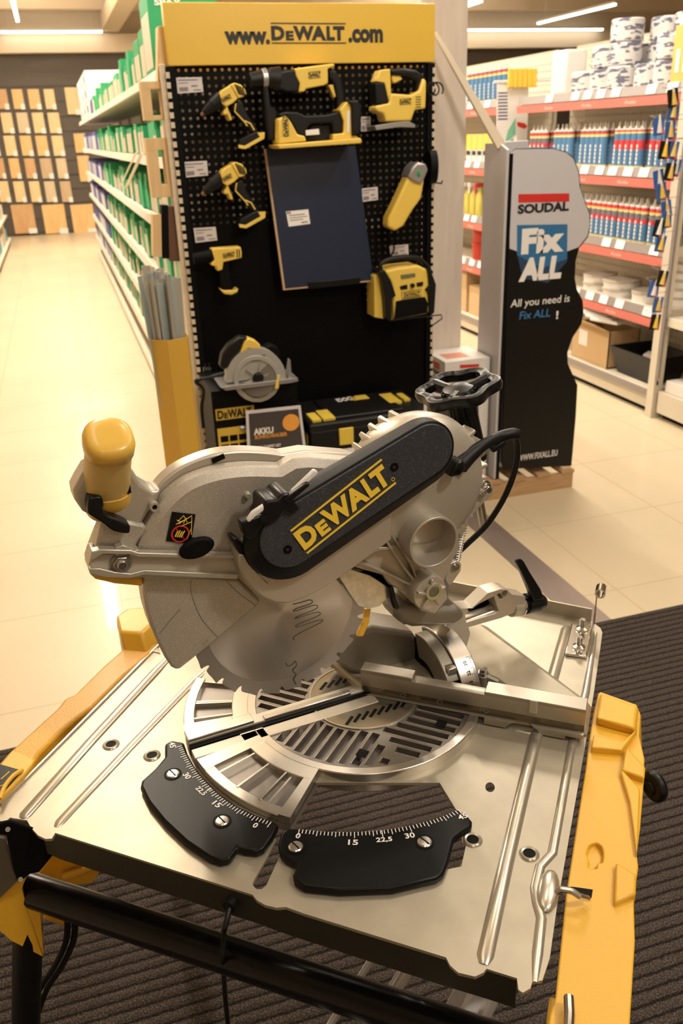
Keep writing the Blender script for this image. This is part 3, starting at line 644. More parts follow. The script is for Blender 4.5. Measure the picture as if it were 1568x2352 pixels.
nt_ = obj('hex_nut', G().prism(hexp(c, .0105, SN, (SU, UP)), SN*.006), STEEL, UG, .001)
obj('bolt_end', G().cyl(c+SN*.004, c+SN*.009, .0055), CHROME, nt_, .0008); obj('nut_washer', G().cyl(c-SN*.002, c+SN*.0008, .0125), CASTD, nt_)
sprism('bar_lug', [(262, 1275), (266, 1258), (282, 1252), (298, 1258), (302, 1268), (318, 1262), (322, 1270), (300, 1280), (292, 1266), (275, 1266), (272, 1278)], .040, .02, CASTS, UG, .001)
sprism('guard_bumper', [(205, 1318), (240, 1322), (300, 1326), (328, 1328), (328, 1348), (262, 1342), (220, 1332)], .024, -.025, YEL, UG, .003)
b1 = SP(350, 1157, .020); obj('guard_boss', G().ring(b1, b1+SN*.012, .003, .0055, 20), CASTS, UG); obj('boss_hole', G().cyl(b1+SN*.008, b1+SN*.0105, .003), BLKM, UG)
b1 = SP(566, 1135, .024); obj('guard_boss', G().lathe(b1, SN, [(.0045, 0), (.004, .006), (.003, .0075)], 16), CASTS, UG)
obj('rim_notch', G().box(SP(496, 1048, -.004), (.016, .02, .006), (SU*.97+UP*-.25, SN, UP*.97+SU*.25)), BLKM, UG)
# sticker: no hands in the blade
def quadpt(q, a, b_): return (q[0]*(1-a)+q[1]*a)*(1-b_)+(q[3]*(1-a)+q[2]*a)*b_
q = [SP(x, y, .0262) for x, y in ((381, 1243), (438, 1248), (449, 1181), (395, 1175))]
st = obj('warning_label', G().prism(q, SN*.0006), BLK, UG, .0003, label='black warning label with a crossed out hand')
g = G(); X_ = q[1]-q[0]; Y_ = q[3]-q[0]; L = SN*.0011; c = quadpt(q, .50, .30)+SN*.0011; r = X_.length*.36
xa = X_.normalized(); ya = SN.cross(xa); ya = ya if ya.dot(Y_) > 0 else -ya
g.ring(c, c+SN*.0002, r*.84, r); dg_ = (xa*.72-ya*.7).normalized(); g.box(c+SN*.0001, (2*r*.92, .0010, .0002), (dg_, dg_.cross(SN), SN))
obj('ban_ring', g, RED, st)
g = G()
for a, b_ in (((.35, .62), (.85, .95)), ((.25, .6), (.75, .88)), ((.85, .9), (.95, .3)), ((.3, .7), (.5, .92)), ((.5, .92), (.7, .7)), ((.45, .55), (.9, .75)), ((.9, .5), (.8, .15)), ((.25, .75), (.45, .7)), ((.55, .65), (.62, .85))):
    g.tube([quadpt(q, *a)+SN*.0010, quadpt(q, *b_)+SN*.0010], .00045, 5)
for k in range(4): g.tube([c+xa*(r*(-.5+.22*k))-ya*r*.4, c+xa*(r*(-.35+.25*k))+ya*r*(.3+.1*(k % 2))], .0008, 5)
obj('label_print', g, LOGO, st)
# oval knob
c = SP(450, 1256, .040); xx = (SP(494, 1240, .04)-SP(406, 1272, .04)).normalized(); yy = xx.cross(SN).normalized()
kb = obj('wing_knob', G().lathe(c-SN*.016, SN, [(.006, 0), (.006, .012)]).loft([[c+xx*(.0215*k*math.cos(t*math.pi/16))+yy*(.0125*k*math.sin(t*math.pi/16))+SN*z for t in range(32)] for k, z in ((.86, -.002), (1, .001), (1, .005), (.84, .0075))]), BLKM, SAW, .0006)
obj('knob_hole', G().ring(c+SN*.0070, c+SN*.0080, .0015, .0032, 16), RUB, kb)
# ---------------------------------------------------------------- front handle
HB = sprism('handle_base', [(178, 1108), (196, 1078), (222, 1064), (250, 1060), (285, 1070), (306, 1082), (325, 1112), (352, 1128), (372, 1124), (362, 1150), (340, 1180), (322, 1210), (300, 1209), (225, 1194), (190, 1176), (172, 1150), (168, 1128)], .022, -.014, CASTS, SAW, .009, 4, label='grey cast bracket carrying the yellow handle')
p0 = SP(244, 1128, .004); p1 = SP(250, 1000, .058); hx = (p1-p0).normalized()
Lh = (p1-p0).length
ua = (SU-hx*SU.dot(hx)).normalized(); va = ua.cross(hx).normalized()
def oval(c, a, b_, n=32): return [c+ua*(a*math.copysign(abs(math.cos(t*2*math.pi/n))**.8, math.cos(t*2*math.pi/n)))+va*(b_*math.copysign(abs(math.sin(t*2*math.pi/n))**.8, math.sin(t*2*math.pi/n))) for t in range(n)]
GRIP = M('grip_yellow', (.68, .48, .16), .42, 0, (1500, .6, .0008)); YH = M('handle_yellow', (.74, .46, .075), .28, 0, (60, .1))
HH = obj('front_handle', G().loft([oval(p0+hx*z, a, b_) for z, a, b_ in ((-.030, .016, .014), (-.022, .0235, .021), (-.008, .0255, .024), (.02, .0255, .0245), (Lh*.55, .0245, .024), (Lh*.80, .0245, .024))]), GRIP, SAW, 0, ang=60, label='yellow ribbed front grip')
obj('handle_cap', G().loft([oval(p0+hx*(Lh*z), a, b_) for z, a, b_ in ((.78, .024, .024), (.80, .0265, .0265), (.92, .0270, .0270), (.985, .0255, .0255), (1.015, .021, .021), (1.02, .012, .012))]), YH, HH, 0, ang=60)
obj('handle_collar', G().loft([oval(p0+hx*z+SN*.002-SU*.002, a, b_) for z, a, b_ in ((-.034, .020, .018), (-.026, .0265, .0245), (.002, .0265, .0255), (.012, .0245, .024))]), YH, HH, 0, ang=60)
g = G()
for k in range(15):
    for j in range(13):
        t = math.radians(200+k*9.5); 
        cpt = p0+hx*(.018+j*.0062)+ua*(.0252*math.cos(t))-va*(.0245*math.sin(t)) if False else None
obj('handle_screw', G().cyl(SP(229, 1128, .034), SP(229, 1128, .0355), .0036), BLKM, HH)
obj('handle_notch', G().box(SP(287, 1118, .022), (.010, .014, .012), (SU, SN, UP)), BLKM, HH)
tr = [(203, 1152), (210, 1143), (232, 1142), (238, 1158), (236, 1172), (246, 1184), (272, 1194), (296, 1206), (299, 1216), (294, 1226), (262, 1221), (240, 1205), (214, 1188), (202, 1178)]
sprism('release_lever', tr, .042, .020, BLK, SAW, .0035, 3, True, label='black guard release lever')
# ---------------------------------------------------------------- belt cover
NF = .088
c1 = suw(668, 1237, NF); c2 = suw(984, 1036, NF)
def rad(cx, cy, px, py): a, b_ = suw(cx, cy, NF), suw(px, py, NF); return math.hypot(a[0]-b_[0], a[1]-b_[1])
R1 = rad(668, 1237, 690, 1296)*.97; R2 = rad(984, 1036, 1037, 1018)*1.0
def stadium(R1, R2, n, da=(0, 0), db=(0, 0), N=20):
    A = (c1[0]+da[0], c1[1]+da[1]); B = (c2[0]+db[0], c2[1]+db[1]); d_ = math.atan2(B[1]-A[1], B[0]-A[0])
    out = []
    for k in range(N+1): t = d_+math.pi/2+math.pi*k/N; out.append(S3(A[0]+R1*math.cos(t), A[1]+R1*math.sin(t), n))
    for k in range(N+1): t = d_-math.pi/2+math.pi*k/N; out.append(S3(B[0]+R2*math.cos(t), B[1]+R2*math.sin(t), n))
    return out
_dd = math.atan2(c2[1]-c1[1], c2[0]-c1[0]); _pw = (-math.sin(_dd), math.cos(_dd)); _pw = _pw if _pw[1] < 0 else (-_pw[0], -_pw[1])
def sh(k): return (_pw[0]*k, _pw[1]*k)
_ax = (math.cos(_dd), math.sin(_dd))
def shr(k): return (_pw[0]*k-_ax[0]*.003, _pw[1]*k-_ax[1]*.003)
BC = obj('belt_cover', G().loft([stadium(R1+.0185, R2+.0125, .062, sh(.0095), shr(.0095)), stadium(R1+.0185, R2+.0125, .0675, sh(.0095), shr(.0095)), stadium(R1+.0165, R2+.0115, .0730, sh(.0085), shr(.0085)), stadium(R1+.0050, R2+.0050, .0840, sh(.0015), sh(.0012)), stadium(R1+.0022, R2+.0022, .0850)]), COVERE, SAW, 0, ang=25, label='black belt cover carrying the yellow maker name')
obj('cover_face', G().loft([stadium(R1+.0012, R2+.0012, .0845), stadium(R1+.0012, R2+.0012, .0866), stadium(R1, R2, .0876)]), COVER, BC, 0, ang=25)
sprism('gear_housing', [(546, 1275), (550, 1305), (560, 1330), (578, 1353), (602, 1373), (632, 1386), (662, 1387), (700, 1374), (745, 1350), (790, 1322), (900, 1240), (900, 1150), (700, 1200)], .060, .0, CASTS, SAW, .003, 3, label='smooth grey gear housing under the belt cover')
P = [SP(x, y, .0878) for x, y in ((705, 1272), (909, 1110), (881, 1071), (673, 1213))]
Xl = P[1]-P[0]; Yl = (P[3]-P[0]); Yl = (Yl - Xl.normalized()*Yl.dot(Xl.normalized())); Xn = Xl.normalized()
P0 = P[0]; lg_ = G(); logo(lg_, P0+Yl*.01, Xl, Yl*1.0, SN*.0016, .045, True); obj('maker_name', lg_, LOGO, BC, 0, ang=None)
tm = P[1]+Yl*.18+Xn*-.0005; obj('registered_mark', G().ring(tm, tm+SN*.0006, .0018, .0024, 16), LOGO, BC)
for x, y in ((905, 1073), (660, 1262)):
    p = SP(x, y, .0877); sc = obj('cover_screw', G().ring(p, p+SN*.0006, .0042, .0056, 20).cyl(p-SN*.001, p+SN*.0002, .0043), BLKM, BC); obj('screw_socket', G().prism(hexp(p+SN*.0003, .0022, SN, (SU, UP)), SN*.0002), INK, sc)
# kerf guard fittings on the cover's upper left
d_ = V((c2[0]-c1[0], c2[1]-c1[1], 0)).normalized(); DA = (SU*d_.x+UP*d_.y); DP = (SU*-d_.y+UP*d_.x); DP = DP if DP.z > 0 else -DP
def cb(px, py, n, sx, sn, sp): return G().box(SP(px, py, n), (sx, sn, sp), (DA, SN, DP))
LV = M('white_lever', (.72, .70, .66), .35)
lv = obj('lock_lever', G().prism([SP(x, y, .090) for x, y in ((668, 1130), (722, 1078), (732, 1084), (728, 1092), (676, 1138))][::1], SN*-.006), LV, SAW, .002, label='white locking lever above the cover')
obj('lock_lever', G().prism([SP(x, y, .090) for x, y in ((566, 1196), (580, 1176), (612, 1155), (622, 1162), (590, 1186), (572, 1202))], SN*-.006), LV, SAW, .002)
LB = sprism('lever_bracket', [(606, 1160), (612, 1150), (636, 1148), (648, 1134), (666, 1132), (674, 1150), (690, 1170), (672, 1186), (652, 1180), (640, 1196), (612, 1212), (596, 1200), (606, 1182)], .092, .050, BLK, SAW, .003)
sprism('bracket_arm', [(650, 1150), (700, 1112), (710, 1108), (712, 1116), (664, 1158)], .095, .085, BLK, LB, .0015)
sprism('bracket_clip', [(551, 1200), (566, 1196), (606, 1182), (612, 1200), (596, 1218), (590, 1236), (574, 1240), (560, 1228)], .088, .074, BLK, LB, .002)
sprism('cover_skirt', [(532, 1242), (542, 1236), (574, 1262), (600, 1318), (630, 1345), (610, 1345), (566, 1300)], .060, .036, BLK, SAW, .003)
obj('bracket_pin', G().cyl(SP(604, 1190, .090), SP(604, 1190, .095), .004), BLKM, LB)
# ---------------------------------------------------------------- motor
mu, mw = suw(957, 1106, 0); MR = .090
def circ(r, n, du=0, dw=0, N=64, k=1.08): r *= k; return [S3(mu+du+r*math.cos(t*2*math.pi/N), mw+dw+r*math.sin(t*2*math.pi/N), n) for t in range(N)]
MO = obj('motor_housing', G().loft([circ(.030, -.062), circ(.062, -.058), circ(.078, -.044), circ(.087, -.020), circ(.090, .0), circ(.088, .014), circ(.080, .028), circ(.066, .037), circ(.02, .040)]), CASTS, SAW, 0, ang=50, label='domed grey cast motor housing')
for k in range(7):
    a_ = math.radians(14+k*10.5)
    rd = (S3(math.cos(a_), math.sin(a_), 0)-OC); tg = (S3(-math.sin(a_), math.cos(a_), 0)-OC); c = S3(mu, mw, -.040)
    obj('motor_fin', G().prism([c+rd*.055-tg*.010, c+rd*.060, c+rd*.086+tg*.006, c+rd*.0955+tg*.005, c+rd*.0955-tg*.001, c+rd*.078-tg*.006], SN*.050), CASTS, MO, .0015)
for k in range(9):
    a_ = math.radians(142+k*11)
    c = S3(mu+.094*math.cos(a_), mw+.094*math.sin(a_), -.010); rd = (S3(math.cos(a_), math.sin(a_), 0)-OC); tg = (S3(-math.sin(a_), math.cos(a_), 0)-OC)
    obj('motor_fin', G().prism([c-tg*.0045-rd*.008, c+tg*.0045-rd*.008, c+tg*.001+rd*.009, c-tg*.0035+rd*.009], SN*.028), CASTS, MO, .0015)
# ---------------------------------------------------------------- arm casting
AR = sprism('pivot_arm', [(770, 1308), (830, 1262), (900, 1215), (960, 1180), (1055, 1205), (1055, 1262), (1034, 1300), (1020, 1335), (1030, 1375), (1000, 1412), (965, 1405), (940, 1365), (895, 1345), (880, 1322), (800, 1300)], .024, -.03, CASTS, SAW, .003, label='ribbed grey cast pivot arm')
def rib(px, n0=.036, r=.0022): obj('arm_rib', G().loft([[p+SN*0-UP*r, p+UP*r, p+UP*r-SN*.016, p-UP*r-SN*.016] for p in [SP(x, y, n0) for x, y in px]]), CASTS, AR, .0006)
rib([(806, 1286), (850, 1300), (900, 1322), (955, 1350)]); rib([(876, 1226), (900, 1262), (925, 1300), (950, 1332)], .036, .003); rib([(892, 1216), (916, 1252), (942, 1292), (960, 1336)], .036, .003); rib([(800, 1292), (870, 1262), (905, 1258)], .034)
cw = SP(997, 1247, .068); rO = (SP(1050, 1247, .068)-cw).length
obj('spout_floor', G().cyl(cw-SN*.046, cw-SN*.036, rO-.001, None, 40), CAST, AR)
obj('dust_spout', G().ring(cw-SN*.046, cw, rO-.0035, rO, 56), CASTS, AR, .0008)
cp = SP(988, 1363, .050); PB = obj('pivot_boss', G().lathe(cp-SN*.08, SN, [(.026, 0), (.026, .03), (.0265, .074), (.0245, .079), (.018, .080)], 40), CASTS, SAW, 0, label='round pivot boss with a central bolt')
for k in range(5):
    a_ = math.radians(72*k+20); rd = S3(math.cos(a_), math.sin(a_), 0)-OC; tg = S3(-math.sin(a_), math.cos(a_), 0)-OC
    obj('boss_rib', G().box(cp+rd*.015+SN*.002, (.016, .006, .004), (rd, SN, tg)), CASTS, PB, .001)
cb_ = SP(997, 1360, .056); obj('boss_collar', G().ring(cb_-SN*.008, cb_, .0098, .0125, 32), CASTS, PB)
obj('pivot_bolt', G().cyl(cb_-SN*.008, cb_-SN*.001, .0096), M('oily_steel', (.22, .22, .22), .3, .9, (900, .6, .001)), PB)
obj('paint_ring', G().ring(cb_-SN*.0014, cb_-SN*.0006, .0085, .0098, 28), M('paint_mark', (.45, .5, .05), .5), PB)
# silver link plate and yellow lever
LP = sprism('link_plate', [(776, 1322), (790, 1312), (806, 1308), (850, 1322), (893, 1350), (892, 1372), (872, 1392), (846, 1399), (822, 1392), (800, 1360)], .020, .017, M('galvanised', (.60, .60, .56), .32, .9, None, (120, (.72, .72, .68), .4, .6)), SAW, .0008, label='galvanised link plate')
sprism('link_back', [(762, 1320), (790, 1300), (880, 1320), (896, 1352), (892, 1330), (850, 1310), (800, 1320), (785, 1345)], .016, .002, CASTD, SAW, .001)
sprism('pivot_rod_end', [(895, 1350), (905, 1348), (912, 1380), (920, 1400), (905, 1400), (898, 1380)], .030, .01, BLK, SAW, .003)
YL = sprism('index_tab', [(838, 1400), (852, 1399), (848, 1430), (834, 1462), (820, 1462), (834, 1432), (812, 1436), (806, 1424), (822, 1420), (836, 1422)], .004, -.002, YEL, SAW, .001, label='small yellow index lever')
# rear spring bracket
ARM2 = sprism('spring_bracket', [(1078, 1094), (1120, 1104), (1134, 1118), (1130, 1136), (1112, 1154), (1080, 1190), (1062, 1235), (1046, 1215), (1030, 1180), (1060, 1150), (1076, 1130)], .004, -.004, CASTS, SAW, .0015, label='flat bracket carrying the return spring')
c = SP(1112, 1120, .006); obj('hex_bolt', G().prism(hexp(c, .0085, SN, (SU, UP)), SN*.006).cyl(c-SN*.002, c+SN*.0005, .011).cyl(c+SN*.004, c+SN*.012, .005), CHROME, ARM2, .0006)
c = SP(1086, 1112, .005); obj('bracket_rivet', G().lathe(c-SN*.001, SN, [(.003, 0), (.003, .002), (.0015, .003)], 14), STEELD, ARM2)
AR2 = sprism('spring_lug', [(1022, 1330), (1030, 1296), (1048, 1288), (1060, 1296), (1058, 1312), (1036, 1344), (1026, 1344)], .006, -.002, CASTS, SAW, .0015)
c = SP(1046, 1302, .008); obj('lug_bolt', G().ring(c, c+SN*.002, .003, .0055, 20).cyl(c, c+SN*.003, .003), STEEL, AR2)
A = SP(1068, 1178, -.004); B = SP(1046, 1290, -.004); ax = (B-A).normalized(); f1, f2 = frame(ax); H = []
for k in range(20*12+1): t = k/12*2*math.pi/1; H.append(A+(B-A)*(k/240)+f1*(.0060*math.cos(t))+f2*(.0060*math.sin(t)))
obj('return_spring', G().tube(H, .0011, 6), STEEL, SAW, label='coiled steel return spring')
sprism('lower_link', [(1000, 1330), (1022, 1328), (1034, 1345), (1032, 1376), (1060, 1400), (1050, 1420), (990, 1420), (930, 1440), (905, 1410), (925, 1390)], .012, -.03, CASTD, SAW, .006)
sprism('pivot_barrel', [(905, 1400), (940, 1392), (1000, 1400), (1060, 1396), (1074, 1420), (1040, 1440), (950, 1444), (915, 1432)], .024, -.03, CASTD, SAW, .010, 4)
# ---------------------------------------------------------------- bevel lock lever
_o = [(1022, 1400), (1036, 1386), (1060, 1398), (1085, 1396), (1104, 1378), (1120, 1362), (1150, 1353), (1166, 1355), (1176, 1366), (1206, 1370), (1208, 1398), (1190, 1404), (1150, 1420), (1076, 1441), (1080, 1455), (1072, 1484), (1056, 1484), (1046, 1462), (1026, 1440)]
_h = [(1068, 1411), (1100, 1387), (1134, 1370), (1145, 1404), (1134, 1410), (1071, 1431)]; _h2 = [(1141, 1366), (1148, 1362), (1156, 1374), (1149, 1378)]
BL = obj('bevel_arm', G().prismh([SP(x, y, 0) for x, y in _o], [[SP(x, y, 0) for x, y in q] for q in (_h, _h2)], SN*-.026), CASTS, SAW, .0008, label='cast bevel lock arm')
obj('arm_recess', G().prism([SP(x, y, -.027) for x, y in ((1060, 1406), (1100, 1380), (1140, 1364), (1152, 1406), (1070, 1438))], SN*-.002), BLKM, BL)
obj('lock_rod', G().cyl(SP(1062, 1430, -.010), SP(1150, 1398, -.010), .0055), CHROME, BL)
obj('arm_back', G().prism([SP(x, y, -.020) for x, y in ((1130, 1360), (1150, 1352), (1165, 1376), (1145, 1386))], SN*-.003), BLKM, BL)
c = SP(1158, 1362, .0); obj('arm_bolt', G().ring(c, c+SN*.001, .0035, .005, 18).cyl(c-SN*.001, c+SN*.0015, .003), STEELD, BL)
k0 = SP(1192, 1389, -.015); k1 = SP(1262, 1379, -.015); ka = (k1-k0).normalized()
obj('arm_collar', G().cyl(k0-ka*.018, k0, .0175), CASTS, BL, .001); obj('collar_washer', G().cyl(k0, k0+ka*.003, .0185), CHROME, BL, .0006)
KL = obj('bevel_knob', G().lathe(k0+ka*.003, ka, [(.0135, 0), (.0135, .008), (.0165, .0085), (.0165, .030), (.0145, .038), (.011, .044), (.009, .046)], 32), BLK, SAW, 0, label='black bevel lock knob')
obj('knob_lever', G().loft([[c+f_*a for f_, a in ((SN*.5+UP*0, 0),)] for c in []] or [[p+DA*0+SU*sx*r_+SN*sn*r_*.7 for sx, sn in ((-1, -1), (1, -1), (1, 1), (-1, 1))] for p, r_ in ((SP(1232, 1374, -.005), .010), (SP(1224, 1352, -.004), .0095), (SP(1205, 1316, .0), .0072), (SP(1192, 1290, .0), .0062), (SP(1190, 1284, .0), .004))]), BLK, KL, .0015)
c = SP(1191, 1290, .006); obj('lever_pad', G().cyl(c-SN*.002, c+SN*.0006, .0045), RUB, KL)
# ---------------------------------------------------------------- height adjusting hand wheel (behind the motor)
NW = -.060
wb = SP(1086, 1075, NW); wt = SP(1052, 893, NW); wax = (wt-wb).normalized(); wax = (wax*1 - SN*.0).normalized(); wa, wc = frame(wax)
HW = obj('height_wheel', G().lathe(SP(1074, 1000, NW), wax, [(.0, 0)] and [(.0125, -.005), (.0185, 0), (.0185, .004)], 24), BLK, SAW, 0, label='black star shaped height adjusting wheel')
s0 = SP(1076, 1018, NW); stl = (wt-s0).length
rings = []
for z, r_ in ((-.028, .020), (-.026, .0215), (stl*.5, .0195), (stl*.93, .0185), (stl*1.0, .024)):
    rings.append([s0+wax*z+(wa*math.cos(t*2*math.pi/64)+wc*math.sin(t*2*math.pi/64))*(r_*(1+(.07 if t % 4 < 2 else -.05))) for t in range(64)])
obj('wheel_stem', G().loft(rings), BLK, HW, 0, ang=20)
RW = (SP(1130, 905, NW)-SP(978, 905, NW)).length/2*.96
wc0 = wt
def lob(t, N=96): a_ = t*2*math.pi/N; return RW*(1 + .085*math.cos(6*a_)), a_
outer = []; inner = []
for sx, (dr_, dz) in enumerate(((-.0085, -.006), (0, -.009), (.004, -.002), (.004, .004), (0, .008), (-.0085, .006))):
    pass
sec = [(-.011, -.005), (-.004, -.009), (.003, -.007), (.005, 0), (.003, .007), (-.004, .009), (-.011, .005)]
rings = []
for t in range(97):
    r_, a_ = lob(t); e = wa*math.cos(a_)+wc*math.sin(a_)
    rings.append([wc0+e*(r_+dr_)+wax*dz for dr_, dz in sec])
obj('wheel_rim', G().loft(rings), BLK, HW, 0, ang=50)
for k in range(3):
    a_ = math.radians(120*k+25); e = wa*math.cos(a_)+wc*math.sin(a_)
    obj('wheel_spoke', G().tube([wc0+e*.008-wax*.008, wc0+e*RW*.5-wax*.003, wc0+e*(RW-.008)], [.012, .009, .010], 10), BLK, HW)
obj('wheel_hub', G().lathe(wc0-wax*.012, wax, [(.020, 0), (.026, .006), (.022, .014), (.010, .018)], 24), BLK, HW)
H = []; A = SP(1070, 982, NW); A = s0-wax*.026; B = s0-wax*.052
for k in range(6*12+1): t = k/12*2*math.pi; H.append(A+(B-A)*(k/72)+(wa*math.cos(t)+wc*math.sin(t))*.0115)
obj('wheel_spring', G().tube(H, .0018, 6).cyl(A, B-wax*.09, .007), STEEL, HW)
# ---------------------------------------------------------------- power cable
NC = .02
g = G().tube(spline([SP(1056, 1068, .04), SP(1080, 1045, .035), SP(1110, 1022, .03), SP(1145, 1004, .02), SP(1175, 996, .02), SP(1187, 998, .02)], 6), [.0125-.0045*min(1, k/12) for k in range(31)], 16)
CB = obj('power_cable', G().tube(spline([SP(1178, 996, .02), SP(1187, 1020, .015), SP(1186, 1060, .01), SP(1172, 1110, 0), SP(1148, 1160, -.01), SP(1115, 1208, -.02), SP(1072, 1250, -.03), SP(1040, 1280, -.04)], 8), .0045, 10), RUB, SAW, label='black power cable looping down behind the motor')
obj('cable_boot', g, RUB, CB); obj('cable_clip', G().box(SP(1142, 1024, .02), (.022, .010, .008), (DA, SN, DP)), RUB, CB, .002)
sprism('cable_boss', [(1040, 1080), (1050, 1060), (1066, 1056), (1072, 1078), (1064, 1086), (1056, 1096), (1034, 1098)], .060, .03, BLK, SAW, .004)
c = SP(1052, 1083, .062); obj('boss_screw', G().ring(c, c+SN*.0008, .0025, .0045, 16), BLKM, SAW)
# ================================================================ THE TOOL DISPLAY
DY = 3.5
HDR = M('header_yellow', (.72, .47, .06), .32, 0, None, None, .3)
PEG = M('peg_black', (.002, .0017, .0016), .5, 0, None, None, 0, .10)
DSP = thing('tool_display', 'black pegboard tool display with a yellow header board', 'display stand', (.98, 3.6, 0))
DX0, DX1 = .462, 1.492
obj('header_board', G().bb(DX0-.003, DX1+.006, DY-.02, DY+.03, 1.862, 2.062), HDR, DSP, .003, label='yellow header board with a web address')
def dtext(g, s, x0, y0, x1, y1, yy, bold=.02, fn=addtext):
    a = aY(x0, y1, yy); b_ = aY(x1, y1, yy); c = aY(x0, y0, yy); g_ = (c-a); X_ = b_-a; X_.z *= 1
    g_ = V((0, 0, g_.z)); fn(g, s, a, X_, g_, V((0, -.0015, 0)), bold) if fn is addtext else logo(g, a, X_, g_, V((0, -.0015, 0)), bold)
g = G(); hy = DY-.0205
dtext(g, 'www.', 517, 72, 620, 102, hy, .05); dtext(g, '', 624, 52, 795, 100, hy, .05, None); dtext(g, '.com', 800, 66, 879, 98, hy, .045)
obj('header_text', g, INK, DSP, ang=None)
# perforated panels, real holes
def perf(name, x0, x1, z0, z1, yy, pitch, hr, par, mt, th=.004, square=False, ax='y'):
    g = G(); nx = int((x1-x0)/pitch); nz = int((z1-z0)/pitch); px_ = (x1-x0)/nx; pz_ = (z1-z0)/nz
    P = (lambda a, b_: V((a, yy, b_))) if ax == 'y' else (lambda a, b_: V((yy, a, b_)))
    nh = 4 if square else 8
    for i in range(nx):
        for k in range(nz):
            cx = x0+px_*(i+.5); cz = z0+pz_*(k+.5); b_ = len(g.v)
            cr = []
            for t in range(8):
                a_ = math.pi/4*t+math.pi/8 if False else math.pi/4*t
                dx = max(-1, min(1, math.cos(a_)*1.5)); dz = max(-1, min(1, math.sin(a_)*1.5)); cr.append((cx+dx*px_/2, cz+dz*pz_/2))
            for q in cr: g.v.append(P(*q))
            for t in range(8):
                a_ = math.pi/4*t; g.v.append(P(cx+hr*math.cos(a_), cz+hr*math.sin(a_)*(1 if not square else 1.6)))
            for t in range(8):
                j = (t+1) % 8; g._f([b_+t, b_+j, b_+8+j, b_+8+t])
    return obj(name, g, mt, par, 0, ang=None)
perf('peg_panel', DX0+.02, DX1-.02, 1.30, 1.862, DY, .0262, .0058, DSP, PEG)
perf('peg_panel', 1.19, DX1-.02, .95, 1.30, DY, .0262, .0058, DSP, PEG)
obj('lower_panel', G().bb(DX0+.02, 1.19, DY, DY+.004, .95, 1.30), PEG, DSP)
obj('lower_panel', G().bb(DX0+.02, DX1-.02, DY, DY+.004, .12, .95), PEG, DSP)
obj('back_panel', G().bb(DX0+.02, DX1-.02, DY+.05, DY+.06, .12, 1.86), M('back_panel_tan', (.85, .70, .50), .6), DSP)
for i, (xa, xb) in enumerate(((DX0-.012, DX0+.02), (DX1-.02, DX1+.010))):
    g = G().bb(xa, xb, DY-.012, DY+.04, .1, 1.86); u_ = obj('slotted_upright', g, BLKM, DSP)
    g = G()
    for k in range(52): g.bb(xa-.004 if i == 0 else xb-.010, xa+.010 if i == 0 else xb+.004, DY-.014, DY-.004, .14+.033*k, .14+.033*k+.020)
    if i == 0: obj('side_post', G().bb(xa-.022, xa-.002, DY, DY+.10, .0, 1.87), CREAM, DSP, .002)
    obj('upright_teeth', g, CREAM, DSP).__setitem__('kind', 'stuff')
BZ = .30
obj('base_shelf', G().bb(DX0, DX1, DY-.42, DY+.04, .22, BZ).bb(DX0+.01, DX1-.01, DY-.40, DY, 0, .22), BLKM, DSP, .003)
obj('rear_case', G().bb(DX0+.02, DX1-.02, DY+.06, DY+.16, 0, 1.86), CREAM, DSP)
for x, z in (): pass
# price cards
CARDM = M('price_card', (.62, .58, .58), .5)
def card(px, lab, yy=DY-.006, par=None):
    P = [aY(x, y, yy) for x, y in px]; t = obj('price_card', G().prism(P, V((0, .002, 0))), CARDM, None, label=None)
    tag(t, lab, 'price card', None)
    g = G(); q = P
    for a, b_, w_, h in ((.08, .80, .75, .07), (.08, .62, .35, .05), (.55, .38, .25, .10), (.08, .12, .34, .26), (.62, .12, .30, .07)):
        p0 = quadpt(q, a, b_)+V((0, -.001, 0)); p1_ = quadpt(q, a+w_, b_)+V((0, -.001, 0)); p3 = quadpt(q, a, b_+h)+V((0, -.001, 0)); p2_ = quadpt(q, a+w_, b_+h)+V((0, -.001, 0))
        g.prism([p0, p1_, p2_, p3], V((0, .0008, 0)))
    tx = obj('card_print', g, M('card_ink', (.25, .2, .2), .6) if 'card_ink' not in bpy.data.materials else bpy.data.materials['card_ink'], t)
    return t
card(((408, 215), (467, 211), (463, 177), (404, 178)), 'white price card at the upper left of the pegboard, above the first drill')
card(((425, 408), (478, 403), (475, 369), (421, 372)), 'white price card left of the middle drill')
card(((449, 558), (499, 552), (495, 521), (444, 524)), 'white price card above the small pistol drill')
card(((829, 302), (851, 301), (851, 267), (829, 268)), 'small white price card beside the battery of the cordless saw')
card(((832, 464), (868, 459), (867, 429), (831, 433)), 'white price card left of the angle grinder')
card(((897, 588), (938, 586), (937, 561), (894, 565)), 'white price card above the jobsite radio')
